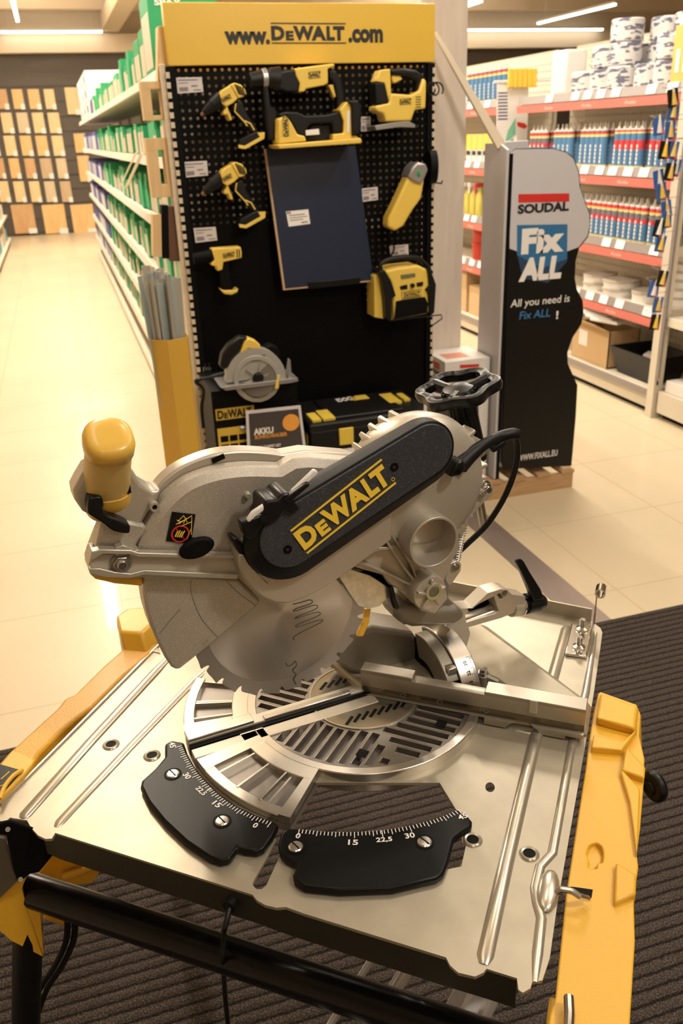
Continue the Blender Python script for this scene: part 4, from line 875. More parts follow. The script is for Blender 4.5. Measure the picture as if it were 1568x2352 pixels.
# tools traced in the plane of the board and given their own depth
TY_ = M('tool_yellow_body', (.78, .55, .10), .36)
TBK = M('tool_black_grip', (.006, .006, .006), .42, 0, None, None, 0, .3); TGR = M('tool_grey_metal', (.38, .37, .36), .35, .6)
def K1(x, y): return (x/2.306+380, y/2.306)
def K2(x, y): return (x/2.306+380, y/2.306+480)
def dpr(name, pts, y0, y1, mt, par, K=K1, bev=.004, off=(0, 0)):
    return obj(name, G().prism([aY(*K(x+off[0], y+off[1]), y0) for x, y in pts], V((0, y1-y0, 0))), mt, par, bev, 3)
def dcyl(name, a, b_, r0, r1, yc, mt, par, K=K1, off=(0, 0)):
    return obj(name, G().cyl(aY(*K(a[0]+off[0], a[1]+off[1]), yc), aY(*K(b_[0]+off[0], b_[1]+off[1]), yc), r0, r1, 20), mt, par, .002)
def hook(par, px, py, K=K1, y0=DY): 
    p = aY(*K(px, py), y0-.03); return obj('wall_hook', G().tube([p+V((0, .03, 0)), p, p+V((0, -.06, 0)), p+V((0, -.07, .012))], .003, 6), BLK, par)
def drill(off, lab, py, black):
    c = aY(*K1(360+off[0], 560+off[1]), DY-.05); t = thing('cordless_drill', lab, 'drill', (c.x, c.y, c.z))
    hook(t, 360+off[0], 500+off[1])
    dpr('drill_body', [(288, 500), (300, 478), (345, 450), (385, 520), (360, 545), (332, 560), (345, 602), (355, 635), (340, 640), (328, 606), (310, 610), (305, 595), (325, 565), (300, 550)], DY-.10, DY-.04, TY_, t, off=off)
    dpr('motor_cap', [(345, 450), (365, 437), (400, 448), (425, 478), (426, 505), (408, 515), (385, 520)], DY-.105, DY-.035, TY_, t, off=off)
    g = G()
    for k in range(4):
        a = aY(*K1(368+k*13+off[0], 444+k*6+off[1]), DY-.107); b_ = aY(*K1(392+k*10+off[0], 500+k*3+off[1]), DY-.107); g.tube([a, b_], .0022, 6)
    o = obj('cap_grooves', g, TBK, t); o['kind'] = 'stuff'
    dcyl('chuck', (250, 560), (296, 520), .024, .028, DY-.07, TBK, t, off=off); dcyl('chuck_nose', (200, 600), (255, 556), .013, .024, DY-.07, TBK, t, off=off)
    dcyl('drill_bit_holder', (188, 612), (202, 598), .006, .009, DY-.07, M('copper_tip', (.35, .18, .10), .4, .7) if 'copper_tip' not in bpy.data.materials else bpy.data.materials['copper_tip'], t, off=off)
    dpr('handle', [(350, 566), (372, 548), (402, 530), (425, 590), (455, 640), (492, 690), (458, 704), (425, 655), (372, 600)], DY-.09, DY-.05, TBK, t, off=off)
    g = G()
    for line in ([(372, 548), (366, 590), (420, 648), (432, 668)], [(418, 640), (450, 655), (470, 690)]): g.tube([aY(*K1(x+off[0], y+off[1]), DY-.091) for x, y in line], .003, 6)
    o = obj('handle_piping', g, TY_, t); o['kind'] = 'stuff'
    f = dpr('battery_foot', [(392, 742), (440, 715), (482, 695), (522, 700), (520, 728), (470, 762), (420, 785), (388, 780)], DY-.10, DY-.03, TBK, t, off=off)
    dpr('foot_trim', [(385, 766), (420, 772), (500, 726), (486, 704), (526, 700), (524, 734), (424, 790), (388, 785)], DY-.104, DY-.10, TY_, t, off=off, bev=.001)
    g = G(); a = aY(*K1(304+off[0], 545+off[1]), DY-.101); b_ = aY(*K1(352+off[0], 518+off[1]), DY-.101); X_ = b_-a; u_ = V((X_.z*-1, 0, X_.x)).normalized()*.016
    logo(g, a, X_, u_, V((0, -.001, 0)), .03); obj('body_mark', g, INK, t, ang=None)
    return t
drill((0, 0), 'yellow and black cordless drill hanging at the top left, nose pointing down left', 0, 0)
drill((4, 420), 'yellow and black cordless drill in the middle of the left column', 0, 0)
c = aY(*K2(330, 330), DY-.05); t = thing('pistol_drill', 'small yellow pistol drill with a black chuck, lowest in the left column', 'drill', tuple(c))
hook(t, 320, 240, K2)
dpr('drill_body', [(244, 212), (398, 200), (405, 230), (404, 260), (335, 276), (307, 282), (302, 322), (276, 330), (272, 306), (243, 300), (243, 286), (262, 272)], DY-.10, DY-.04, TY_, t, K2)
dcyl('chuck', (148, 262), (244, 250), .020, .026, DY-.07, BLKM, t, K2); dpr('handle', [(290, 320), (305, 285), (333, 275), (345, 380), (360, 425), (298, 425)], DY-.09, DY-.05, BLKM, t, K2)
dpr('battery_foot', [(290, 424), (310, 432), (370, 430), (386, 420), (382, 442), (350, 456), (312, 452)], DY-.10, DY-.04, TY_, t, K2)
g = G()
for x in (378, 390): g.tube([aY(*K2(x, 215), DY-.101), aY(*K2(x+2, 258), DY-.101)], .002, 5)
o = obj('body_vents', g, TBK, t); o['kind'] = 'stuff'
g = G(); a = aY(*K2(306, 262), DY-.101); b_ = aY(*K2(368, 250), DY-.101); logo(g, a, b_-a, V((0, 0, .018)), V((0, -.001, 0)), .03); obj('body_mark', g, INK, t, ang=None)
# rotary hammer
c = aY(*K1(780, 420), DY-.05); t = thing('rotary_hammer', 'yellow and black rotary hammer with side handle under the header', 'hammer drill', tuple(c))
hook(t, 620, 400); hook(t, 800, 380)
dcyl('chuck', (446, 428), (512, 418), .026, .030, DY-.09, TBK, t); dcyl('chuck_ring', (510, 418), (538, 416), .034, .034, DY-.09, TGR, t)
dcyl('gear_case', (538, 416), (600, 425), .034, .046, DY-.09, TBK, t)
dpr('gear_housing', [(590, 385), (640, 368), (690, 366), (712, 400), (715, 450), (706, 490), (645, 490), (595, 470)], DY-.13, DY-.03, TBK, t, bev=.008)
B_ = dpr('motor_body', [(686, 362), (840, 342), (893, 336), (899, 350), (860, 364), (862, 440), (842, 452), (745, 470), (736, 486), (706, 488), (712, 440), (692, 400)], DY-.135, DY-.03, TY_, t, bev=.007)
dpr('handle', [(858, 366), (900, 372), (932, 420), (950, 500), (952, 590), (905, 585), (908, 520), (890, 440), (862, 410)], DY-.11, DY-.06, TBK, t, bev=.008)
dpr('trigger', [(862, 450), (898, 446), (916, 495), (892, 522), (880, 490)], DY-.10, DY-.065, TY_, t)
dpr('side_handle', [(515, 440), (545, 440), (560, 560), (596, 592), (600, 740), (545, 745), (528, 600)], DY-.11, DY-.07, TBK, t, bev=.008)
g = G(); a = aY(*K1(758, 418), DY-.136); b_ = aY(*K1(822, 410), DY-.136); logo(g, a, b_-a, V((0, 0, .022)), V((0, -.001, 0)), .03); obj('body_mark', g, INK, t, ang=None)
# cordless sanding saw with long yellow base
c = aY(*K1(800, 760), DY-.05); t = thing('cordless_cutter', 'cordless cutting tool with a long yellow base plate and black battery', 'power tool', tuple(c))
dpr('base_plate', [(592, 766), (1035, 730), (1042, 752), (1030, 760), (604, 789)], DY-.19, DY-.04, TY_, t)
dpr('front_housing', [(600, 628), (640, 612), (668, 650), (700, 712), (738, 720), (748, 748), (600, 764)], DY-.17, DY-.06, TY_, t, bev=.006)
dpr('black_housing', [(604, 600), (640, 590), (700, 592), (742, 612), (860, 606), (925, 588), (948, 640), (944, 700), (888, 708), (880, 650), (770, 655), (742, 700), (742, 718), (700, 712), (668, 650), (640, 612), (604, 626)], DY-.15, DY-.07, TBK, t, bev=.006)
dpr('inner_handle', [(744, 700), (775, 660), (878, 652), (886, 706), (884, 742), (748, 748)], DY-.12, DY-.09, TBK, t)
dpr('rear_housing', [(924, 582), (960, 538), (984, 545), (990, 716), (1020, 722), (1020, 735), (886, 742), (888, 710), (944, 706), (946, 640)], DY-.165, DY-.06, TY_, t, bev=.005)
dpr('battery', [(966, 532), (1020, 530), (1036, 560), (1030, 705), (990, 722), (986, 560)], DY-.18, DY-.05, TBK, t, bev=.006)
dpr('spec_plate', [(742, 690), (812, 682), (816, 712), (744, 718)], DY-.155, DY-.15, WHITE, t, bev=.001)
dpr('battery_label', [(962, 585), (976, 588), (974, 702), (962, 702)], DY-.1665, DY-.165, WHITE, t, bev=0)
g = G(); a = aY(*K1(660, 735), DY-.171); b_ = aY(*K1(652, 628), DY-.171); logo(g, aY(*K1(654, 722), DY-.171), V((0, 0, .072)), V((-.022, 0, 0)), V((0, -.001, 0)), .03, True); obj('body_mark', g, INK, t, ang=None)
# jigsaw
c = aY(*K1(1230, 560), DY-.05); t = thing('jigsaw', 'yellow jigsaw with black bow handle at the upper right of the display', 'jigsaw', tuple(c))
hook(t, 1260, 500)
dpr('main_body', [(1114, 560), (1185, 546), (1192, 494), (1300, 502), (1345, 480), (1368, 412), (1382, 430), (1378, 575), (1322, 582), (1302, 640), (1166, 645), (1156, 602), (1116, 590)], DY-.13, DY-.04, TY_, t, bev=.007)
dpr('front_column', [(1114, 432), (1138, 370), (1190, 364), (1196, 500), (1184, 546), (1160, 440)], DY-.12, DY-.05, TY_, t)
dpr('front_shroud', [(1112, 438), (1160, 440), (1182, 548), (1116, 552)], DY-.125, DY-.045, TBK, t)
dpr('bow_handle', [(1190, 365), (1260, 360), (1330, 372), (1378, 410), (1348, 484), (1320, 492), (1335, 430), (1290, 404), (1196, 396)], DY-.11, DY-.06, TBK, t, bev=.008)
dpr('trigger', [(1198, 398), (1240, 396), (1256, 420), (1214, 442), (1200, 430)], DY-.10, DY-.07, TY_, t)
dpr('shoe', [(1110, 668), (1200, 650), (1290, 642), (1322, 660), (1322, 676), (1240, 672), (1116, 690)], DY-.14, DY-.03, TGR, t, bev=.001)
g = G()
for k in range(5): g.tube([aY(*K1(1325, 515+k*13), DY-.131), aY(*K1(1352, 512+k*13), DY-.131)], .0014, 5)
o = obj('body_vents', g, INK, t); o['kind'] = 'stuff'
g = G(); a = aY(*K1(1240, 556), DY-.131); b_ = aY(*K1(1302, 550), DY-.131); logo(g, a, b_-a, V((0, 0, .020)), V((0, -.001, 0)), .03); obj('body_mark', g, INK, t, ang=None)
P = []
for k in range(40): a_ = k/40*2*math.pi*2.2; P.append(aY(*K1(1400+k*1.2+26*math.cos(a_), 470+34*math.sin(a_)), DY-.06-.001*k))
obj('coiled_cable', G().tube(P, .0032, 6), RUB, t)
# angle grinder
c = aY(935, 460, DY-.05); t = thing('angle_grinder', 'yellow angle grinder with grey head and black disc hanging on the right', 'grinder', tuple(c))
I_ = lambda x, y: (x, y)
hook(t, 1000, 420, I_)
dpr('grinder_body', [(938, 404), (952, 398), (975, 412), (968, 455), (950, 480), (926, 520), (908, 531), (890, 522), (892, 500), (912, 460)], DY-.12, DY-.05, TY_, t, I_, .010)
dpr('gear_head', [(937, 408), (946, 385), (958, 372), (978, 376), (984, 390), (976, 408), (968, 424), (950, 418)], DY-.13, DY-.04, TGR, t, I_, .008)
obj('cutting_disc', G().cyl(aY(984, 384, DY-.05), aY(984, 384, DY-.05)+V((.028, -.006, 0)), .063, None, 40), BLKM, t)
p = aY(962, 398, DY-.133); obj('spindle_lock', G().box(p, (.012, .006, .018)), GRN, t, .002)
obj('grinder_cable', G().tube(spline([aY(900, 522, DY-.08), aY(893, 540, DY-.05), aY(905, 570, DY-.03), aY(890, 600, DY-.04)], 5), .004, 6), RUB, t)
# radio
c = aY(930, 725, DY-.12); t = thing('jobsite_radio', 'yellow and black jobsite radio with bar handle and display', 'radio', tuple(c))
ry = DY-.16
dpr('radio_body', [(1160, 328), (1230, 310), (1340, 298), (1392, 325), (1402, 540), (1388, 556), (1210, 588), (1196, 400)], ry, DY-.03, TY_, t, K2, .010)
dpr('side_panel', [(1105, 355), (1155, 325), (1200, 400), (1205, 590), (1106, 575)], ry+.03, DY-.035, TY_, t, K2, .004)
for pts in ([(1130, 330), (1160, 322), (1196, 380), (1222, 460), (1196, 480), (1198, 590), (1170, 590), (1164, 480), (1150, 380)], [(1385, 310), (1412, 340), (1434, 400), (1425, 550), (1400, 572), (1390, 440), (1376, 430), (1402, 400), (1392, 340)]):
    dpr('corner_guard', pts, ry-.012, DY-.04, TBK, t, K2, .005)
dpr('speaker_grille', [(1222, 490), (1260, 482), (1375, 466), (1390, 500), (1388, 552), (1214, 584)], ry-.006, ry+.01, BLKM, t, K2, .002)
dpr('display_screen', [(1246, 350), (1322, 340), (1324, 358), (1250, 370)], ry-.004, ry+.004, M('lcd_grey', (.14, .16, .08), .3), t, K2, .001)
for pts in ([(1242, 410), (1280, 400), (1282, 424), (1245, 428)], [(1330, 392), (1366, 385), (1362, 408), (1332, 412)]): dpr('button_pad', pts, ry-.004, ry+.004, TBK, t, K2, .001)
p = aY(*K2(1305, 404), ry-.002); obj('tuning_knob', G().cyl(p, p+V((0, -.012, 0)), .009), TBK, t, .001)
dpr('name_plate', [(1250, 442), (1352, 424), (1354, 460), (1254, 474)], ry-.003, ry+.002, TY_, t, K2, .001)
g = G(); a = aY(*K2(1262, 468), ry-.0035); b_ = aY(*K2(1348, 456), ry-.0035); logo(g, a, b_-a, V((0, 0, .018)), V((0, -.001, 0)), .03); g.tube([aY(*K2(*q), ry-.004) for q in ((1250, 442), (1352, 424), (1354, 460), (1254, 474), (1250, 442))], .001, 5)
obj('name_mark', g, INK, t, ang=None)
obj('bar_handle', G().tube(spline([aY(*K2(1140, 330), ry+.04), aY(*K2(1140, 290), ry+.04), aY(*K2(1200, 262), ry+.04), aY(*K2(1320, 256), ry+.04), aY(*K2(1370, 290), ry+.04), aY(*K2(1400, 330), ry+.04)], 5), .010, 8), TBK, t)
obj('support_bracket', G().tube([aY(*K2(1180, 592), DY), aY(*K2(1190, 592), ry-.01), aY(*K2(1460, 560), ry-.01), aY(*K2(1464, 580), ry), aY(*K2(1396, 630), DY-.01)], .003, 6), BLK, t)
# dark laminate board on a lip
bd = [(611, 342), (816, 335), (858, 643), (655, 663)]
P = [aY(bd[0][0], bd[0][1], DY-.03), aY(bd[1][0], bd[1][1], DY-.03), aY(bd[2][0], bd[2][1], DY-.09), aY(bd[3][0], bd[3][1], DY-.09)]
t = tag(obj('sample_board', G().prism(P, V((0, .012, 0))), M('slate_laminate', (.012, .020, .050), .25, 0, (500, .15, .0005), None, 0, .35), None, .001), 'dark blue grey glossy board leaning on the pegboard lip', 'board')
obj('board_edge', G().prism([P[0]+V((-.008, .001, 0)), P[0]+V((0, .001, 0)), P[3]+V((0, .001, 0)), P[2]+V((0, .001, 0)), P[2]+V((0, .001, -.006)), P[3]+V((-.008, .001, -.006))], V((0, .010, 0))), CARD, t)
def onb(a, b_): return quadpt([P[3], P[2], P[1], P[0]], a, b_)+V((0, -.0015, 0))
q = [onb(.13, .45), onb(.37, .46), onb(.37, .565), onb(.12, .56)]
lb = obj('board_sticker', G().prism(q, V((0, .001, 0))), WHITE, t)
g = G()
for k, (a, b_, w_, h) in enumerate(((.1, .68, .7, .06), (.1, .52, .8, .05), (.1, .36, .6, .05), (.6, .12, .3, .09))): g.prism([quadpt(q, a+dx*w_, b_+dz*h)+V((0, -.001, 0)) for dx, dz in ((0, 0), (1, 0), (1, 1), (0, 1))], V((0, .0008, 0)))
obj('sticker_print', g, bpy.data.materials['card_ink'], lb)
obj('sticker_corner', G().prism([quadpt(q, a, b_)+V((0, -.0012, 0)) for a, b_ in ((.02, .82), (.1, .82), (.1, .97), (.02, .97))], V((0, .001, 0))), GRN, lb); obj('sticker_corner', G().prism([quadpt(q, a, b_)+V((0, -.0012, 0)) for a, b_ in ((.12, .82), (.2, .82), (.2, .97), (.12, .97))], V((0, .001, 0))), RED, lb)
g = G().prism([aY(x, y, DY-.10) for x, y in ((708, 648), (826, 637), (828, 645), (826, 652), (710, 664))], V((0, .10, 0)))
obj('board_lip', g, BLK, DSP, .002)
# circular saw on its carton
c = aY(*K2(480, 880), DY-.22); cy_ = DY-.36-.036
t = thing('circular_saw', 'circular saw with grey blade guard and yellow handle standing on its carton', 'circular saw', tuple(c))
def arcpoly(cx, cy, r0, r1, a0, a1, n=18):
    o = [(cx+r1*math.cos(math.radians(a0+(a1-a0)*k/n)), cy-r1*math.sin(math.radians(a0+(a1-a0)*k/n))) for k in range(n+1)]
    i_ = [(cx+r0*math.cos(math.radians(a1+(a0-a1)*k/n)), cy-r0*math.sin(math.radians(a1+(a0-a1)*k/n))) for k in range(n+1)]
    return o+i_
GG = M('guard_grey', (.42, .41, .38), .4, .3)
dpr('upper_guard', arcpoly(480, 895, 1, 158, -8, 190), cy_, cy_+.05, GG, t, K2, .006)
dpr('blade_cover', arcpoly(485, 900, 100, 125, 0, 359), cy_-.006, cy_, GG, t, K2, .002)
dpr('lower_guard', arcpoly(480, 905, 60, 118, -165, -15), cy_+.006, cy_+.03, TGR, t, K2, .003)
obj('saw_blade', G().cyl(aY(*K2(487, 900), cy_-.001), aY(*K2(487, 900), cy_-.005), .068, None, 48), M('disc_brown', (.16, .14, .12), .4, .6), t)
p = aY(*K2(490, 895), cy_-.004); obj('blade_hub', G().cyl(p, p+V((0, -.012, 0)), .022, .018), TBK, t, .002)
for k in range(6):
    a_ = math.radians(60*k+15); obj('hub_rib', G().box(p+V((.042*math.cos(a_), -.003, .042*math.sin(a_))), (.034, .005, .007), (V((math.cos(a_), 0, math.sin(a_))), V((0, 1, 0)), V((-math.sin(a_), 0, math.cos(a_))))), GG, t)
dpr('shoe_plate', [(290, 945), (700, 895), (704, 912), (660, 922), (320, 962)], cy_-.03, cy_+.12, TGR, t, K2, .001)
dpr('rear_post', [(640, 860), (650, 790), (662, 800), (668, 890), (656, 900)], cy_-.01, cy_, TGR, t, K2, .001)
dpr('yellow_handle', [(400, 748), (420, 700), (440, 684), (480, 700), (503, 720), (506, 748), (470, 745), (440, 738), (410, 765), (388, 790)], cy_+.0, cy_+.05, TY_, t, K2, .006)
dpr('black_grip', [(290, 830), (300, 770), (335, 720), (395, 676), (438, 680), (415, 702), (398, 750), (350, 800), (325, 850), (300, 850)], cy_+.0, cy_+.05, TBK, t, K2, .008)
dpr('yellow_clamp', [(578, 952), (594, 880), (606, 878), (600, 905), (598, 950)], cy_-.034, cy_-.03, TY_, t, K2, .001)
dpr('rear_motor', [(520, 740), (560, 715), (600, 735), (612, 790), (540, 780)], cy_+.05, cy_+.11, BLKM, t, K2, .008)
g = G(); a = aY(*K2(446, 808), cy_-.001); b_ = aY(*K2(530, 800), cy_-.001); logo(g, a, b_-a, V((0, 0, .020)), V((0, -.001, 0)), .03); obj('guard_mark', g, INK, t, ang=None)
obj('saw_cable', G().tube(spline([aY(*K2(312, 870), cy_), aY(*K2(240, 890), cy_), aY(*K2(160, 912), cy_), aY(*K2(200, 960), cy_+.03), aY(*K2(190, 1050), cy_+.03), aY(*K2(200, 1160), cy_+.03)], 6), .0065, 8), RUB, t)
# plug
obj('plug', G().tube([aY(*K2(200, 850), cy_+.02), aY(*K2(240, 850), cy_+.02)], .010, 8).tube([aY(*K2(212, 845), cy_+.02), aY(*K2(212, 820), cy_+.02)], .002, 6).tube([aY(*K2(232, 842), cy_+.02), aY(*K2(232, 815), cy_+.02)], .002, 6), RUB, t)
# cartons and cases on the base shelf
def carton_front(px, y, depth, mt, name, lab, cat, bev=.002):
    P = [aY(a, b_, y) for a, b_ in px]; zb = BZ
    x0 = min(p.x for p in P); x1 = max(p.x for p in P); z1 = max(p.z for p in P)
    t = thing(name, lab, cat, ((x0+x1)/2, y+depth/2, zb)); obj('carton' if 'carton' in name else 'shell', G().bb(x0, x1, y, y+depth, zb, z1), mt, t, bev); return t, x0, x1, zb, z1
fy = DY-.36
t, x0, x1, z0, z1 = carton_front(((484, 900), (682, 900)), fy, .30, BLKM, 'tool_carton', 'black and yellow printed power tool carton under the circular saw', 'carton')
z1_ = aY(480, 925, fy).z
g = G().prism([V((x0+.01, fy-.001, z0)), V((x1-.01, fy-.001, z0)), V((x1-.01, fy-.001, aY(500, 985, fy).z)), V((x0+.01, fy-.001, aY(500, 985, fy).z))], V((0, .001, 0)))
obj('yellow_print', g, M('carton_yellow', (.62, .42, .05), .5), t)
zz = aY(500, 940, fy).z
g = G().prism([V((x0+.01, fy-.001, zz-.045)), V((x0+.16, fy-.001, zz-.045)), V((x0+.16, fy-.001, zz)), V((x0+.01, fy-.001, zz))], V((0, .001, 0))); obj('logo_patch', g, bpy.data.materials['carton_yellow'], t)
g = G(); logo(g, V((x0+.016, fy-.0012, zz-.040)), V((.138, 0, 0)), V((0, 0, .034)), V((0, -.001, 0)), .04, False); obj('carton_mark', g, INK, t, ang=None)
g = G()
zf = aY(500, 1000, fy).z
for i in range(3):
    for k in range(4): g.bb(x0+.02+.036*i, x0+.05+.036*i, fy-.0025, fy-.001, zf-.03-.035*k, zf-.006-.035*k)
o = obj('pictograms', g, BLKM, t); o['kind'] = 'stuff'
g = G().cyl(V((x0+.10, fy-.002, zf+.018)), V((x0+.15, fy-.002, zf+.02)), .010).bb(x0+.13, x0+.145, fy-.006, fy-.001, zf-.02, zf+.015); obj('printed_drill', g, TGR, t)
def sign(px, yy, lab, big):
    P = [aY(a, b_, yy) for a, b_ in px]; t = tag(obj('offer_sign', G().prism(P, V((0, .004, 0))), M('sign_white' + lab[:3], (.66, .64, .66), .4), None, .001), lab, 'sign')
    Q = [quadpt(P, .05, .04), quadpt(P, .95, .04), quadpt(P, .95, .96), quadpt(P, .05, .96)]; Q = [q_+V((0, -.0008, 0)) for q_ in Q]
    f = obj('sign_print', G().prism(Q, V((0, .0008, 0))), M('sign_dark' + lab[:3], (.055, .045, .045), .5), t)
    def at(a, b_): return quadpt(Q, a, b_)+V((0, -.0008, 0))
    def tx(s, a, b_, w_, h, mt, bold=.02): g = G(); addtext(g, s, at(a, b_), at(a+w_, b_)-at(a, b_), at(a, b_+h)-at(a, b_), V((0, -.0006, 0)), bold); obj('sign_text', g, mt, f, ang=None)
    if big:
        tx('AKKU', .08, .70, .38, .09, WHITE, .04); tx('BOHRSCHRAUBER', .10, .64, .62, .055, ORANGE, .02); tx('DEIN TAMPET-SET', .10, .50, .48, .04, WHITE); tx('12 Volt / 18 Volt', .10, .43, .38, .03, WHITE, 0)
        tx('AKKU', .60, .10, .36, .09, WHITE, .04)
        c = at(.82, .82); obj('offer_bubble', G().cyl(c+V((0, .0006, 0)), c+V((0, -.0006, 0)), .034, None, 28), ORANGE, f)
        g = G(); 
        for a, b_ in ((.55, .40), (.64, .33), (.72, .44), (.70, .28), (.80, .36), (.62, .22), (.75, .20)): g.box(at(a, b_), (.016, .001, .010))
        o = obj('printed_batteries', g, ORANGE, f); o['kind'] = 'stuff'
    else:
        tx('AKKU', .08, .84, .4, .07, WHITE, .04); tx('DEIN TAMPET-SET', .10, .66, .6, .045, WHITE); tx('12 Volt / 18 Volt', .12, .58, .5, .03, WHITE, 0)
        g = G()
        for a, b_ in ((.85, .5), (.8, .3), (.9, .4)): g.box(at(a, b_), (.02, .001, .02))
        o = obj('printed_batteries', g, ORANGE, f); o['kind'] = 'stuff'
    return t
sign(((572, 1120), (712, 1102), (690, 931), (564, 944)), fy-.03, 'dark offer sign reading AKKU with an orange bubble, in front of the carton', True)
sign(((972, 1110), (1108, 1110), (1104, 905), (974, 900)), fy-.03, 'second dark offer sign, half hidden behind the height wheel', False)
# tool case
p0_ = aY(706, 1040, fy); cx0 = aY(712, 1000, fy).x; cx1 = aY(985, 1000, fy).x
t = thing('tool_case', 'black plastic tool case with yellow latches and labels on the base shelf', 'tool case', ((cx0+cx1)/2, fy+.15, BZ))
zt_ = aY(720, 975, fy).z
obj('case_shell', G().bb(cx0, cx1, fy, fy+.33, BZ, zt_-.03).bb(cx0-.004, cx1+.004, fy-.004, fy+.334, zt_-.036, zt_), TBK, t, .010, 3)
obj('lid_ridge', G().bb(cx0+.10, cx1-.10, fy+.03, fy+.30, zt_, zt_+.010), TBK, t, .005)
CY = M('case_yellow', (.70, .52, .07), .45)
for xa, xb, ya, yb in ((.02, .06, .02, .12), (.07, .125, .02, .14), (.42, .48, .12, .26), (.50, .53, .14, .24), (.28, .36, .22, .28)):
    s_ = (cx1-cx0)/.56; obj('case_label', G().bb(cx0+xa*s_, cx0+xb*s_, fy+ya, fy+yb, zt_, zt_+.0115), CY, t, .001)
g = G(); addtext(g, 'IDOOT', V((cx0+.19, fy+.22, zt_+.0105)), V((.09, .01, 0)), V((0, .05, 0)), V((0, 0, .001)), .03); obj('lid_mark', g, WHITE, t, ang=None)
obj('case_latch', G().bb(cx0+.12, cx0+.18, fy-.012, fy, zt_-.10, zt_-.03), CY, t, .002); obj('case_sticker', G().bb(cx0+.125, cx0+.21, fy-.002, fy, BZ+.01, zt_-.12), WHITE, t)
for k in range(3): obj('side_stripe', G().bb(cx0-.006, cx0-.003, fy+.03+.05*k, fy+.06+.05*k, zt_-.11, zt_-.05), CY, t)
# ================================================================ METAL PROFILE BIN LEFT OF THE DISPLAY
by = 3.02; q0 = aY(358, 775, by); q1 = aY(437, 795, by); bx = (q0.x+q1.x)/2-.012; br = (q1.x-q0.x)/2*1.28; bz = q0.z
BN = M('bin_yellow', (.62, .37, .05), .45)
t = thing('profile_bin', 'tall yellow cardboard bin holding metal profiles left of the display', 'bin', (bx, by, 0))
hx_ = [V((bx+br*math.cos(math.radians(60*k+20)), by+br*math.sin(math.radians(60*k+20)), 0)) for k in range(6)]
rings = [[p for p in hx_], [p+UP*bz for p in hx_], [V((bx, by, bz))+(p-V((bx, by, 0)))*.94 for p in hx_], [V((bx, by, .05))+(p-V((bx, by, 0)))*.94 for p in hx_]]
obj('bin_wall', G().loft(rings), BN, t, .001)
PR = M('zinc_profile', (.44, .50, .49), .4, .4); PR2 = M('zinc_profile_pale', (.58, .58, .54), .35, .6)
ztop = aY(360, 605, by).z
k = 0
for i in range(28):
    a_ = random.uniform(0, 6.28); r_ = br*.80*math.sqrt(random.random()); x = bx+r_*math.cos(a_); y = by+r_*math.sin(a_); z = ztop-random.uniform(-.01, .05)-.03*((x-bx)/br+1)*.6
    wd = random.choice((.011, .013, .016)); xb, yb = bx+(x-bx)*.35, by+(y-by)*.4; xt, yt = bx+(x-bx)*1.22-.012, by+(y-by)*1.1
    P = [V((xb-wd, yb-.002, .06)), V((xb+wd, yb-.002, .06)), V((xb+wd, yb+.002, .06)), V((xb-wd, yb+.002, .06))]
    P2 = [V((xt-wd, yt-.002, z)), V((xt+wd, yt-.002, z)), V((xt+wd, yt+.002, z)), V((xt-wd, yt+.002, z))]
    an = random.uniform(-1.2, 1.2)
    def rt(p, c): d_ = p-c; return V((c.x+d_.x*math.cos(an)-d_.y*math.sin(an), c.y+d_.x*math.sin(an)+d_.y*math.cos(an), p.z))
    P = [rt(p, V((xb, yb, 0))) for p in P]; P2 = [rt(p, V((xt, yt, 0))) for p in P2]
    g = G().loft([P, P2])
    tag(obj('metal_profile', g, PR if i % 2 else PR2), 'thin galvanised metal profile standing in the bundle in the yellow bin', 'metal profile', 'metal profiles in the yellow bin')
# ================================================================ SOUDAL STAND
SY = 3.36
t = thing('sealant_stand', 'tall black and white sealant display stand with wavy right edge', 'display stand', (1.98, 3.5, 0))
ol = [(1174, 350), (1182, 341), (1225, 340), (1270, 340), (1300, 348), (1318, 362), (1330, 395), (1333, 430), (1345, 465), (1355, 490), (1356, 520), (1350, 545), (1330, 570), (1322, 600), (1320, 640), (1325, 665), (1338, 690), (1340, 720), (1335, 745), (1315, 775), (1303, 810), (1304, 835), (1315, 860), (1326, 885), (1322, 960), (1312, 1072), (1158, 1078), (1152, 1060)]
SWH = M('stand_white', (.56, .55, .59), .45); SBK = M('stand_black', (.006, .0055, .005), .42, 0, None, None, 0, .25)
P = [aY(x, y, SY) for x, y in ol]
zb_ = P[-2].z; P = [V((p.x, p.y, max(p.z, .105))) for p in P]
obj('front_panel', G().prism(P, V((0, .012, 0))), SBK, t, .0015)
wp = [(1172, 352), (1182, 343), (1225, 342), (1270, 342), (1299, 350), (1316, 364), (1328, 396), (1331, 430), (1343, 466), (1353, 491), (1354, 519), (1348, 543), (1328, 568), (1244, 598), (1170, 571)]
obj('white_print', G().prism([aY(x, y, SY-.0008) for x, y in wp], V((0, .001, 0))), SWH, t)
def fp(px, yy, mt, nm='print_block'): obj(nm, G().prism([aY(x, y, SY-yy) for x, y in px], V((0, .0006, 0))), mt, t)
fp(((1190, 446), (1307, 444), (1307, 463), (1190, 466)), .0014, RED, 'red_bar')
def ft(s, x0, y0, x1, y1, mt, yy=.0016, bold=.03, sk=0):
    g = G(); a = aY(x0, y1, SY-yy); b_ = aY(x1, y1, SY-yy); c = aY(x0, y0, SY-yy); addtext(g, s, a, V(((b_-a).x, 0, 0)), V((sk, 0, (c-a).z)), V((0, -.0008, 0)), bold); obj('print_text', g, mt, t, ang=None)
ft('SOUDAL', 1188, 470, 1305, 492, INK, bold=.045)
fp(((1187, 517), (1303, 515), (1302, 580), (1302, 594), (1245, 616), (1187, 586)), .0014, BLUE, 'blue_block')
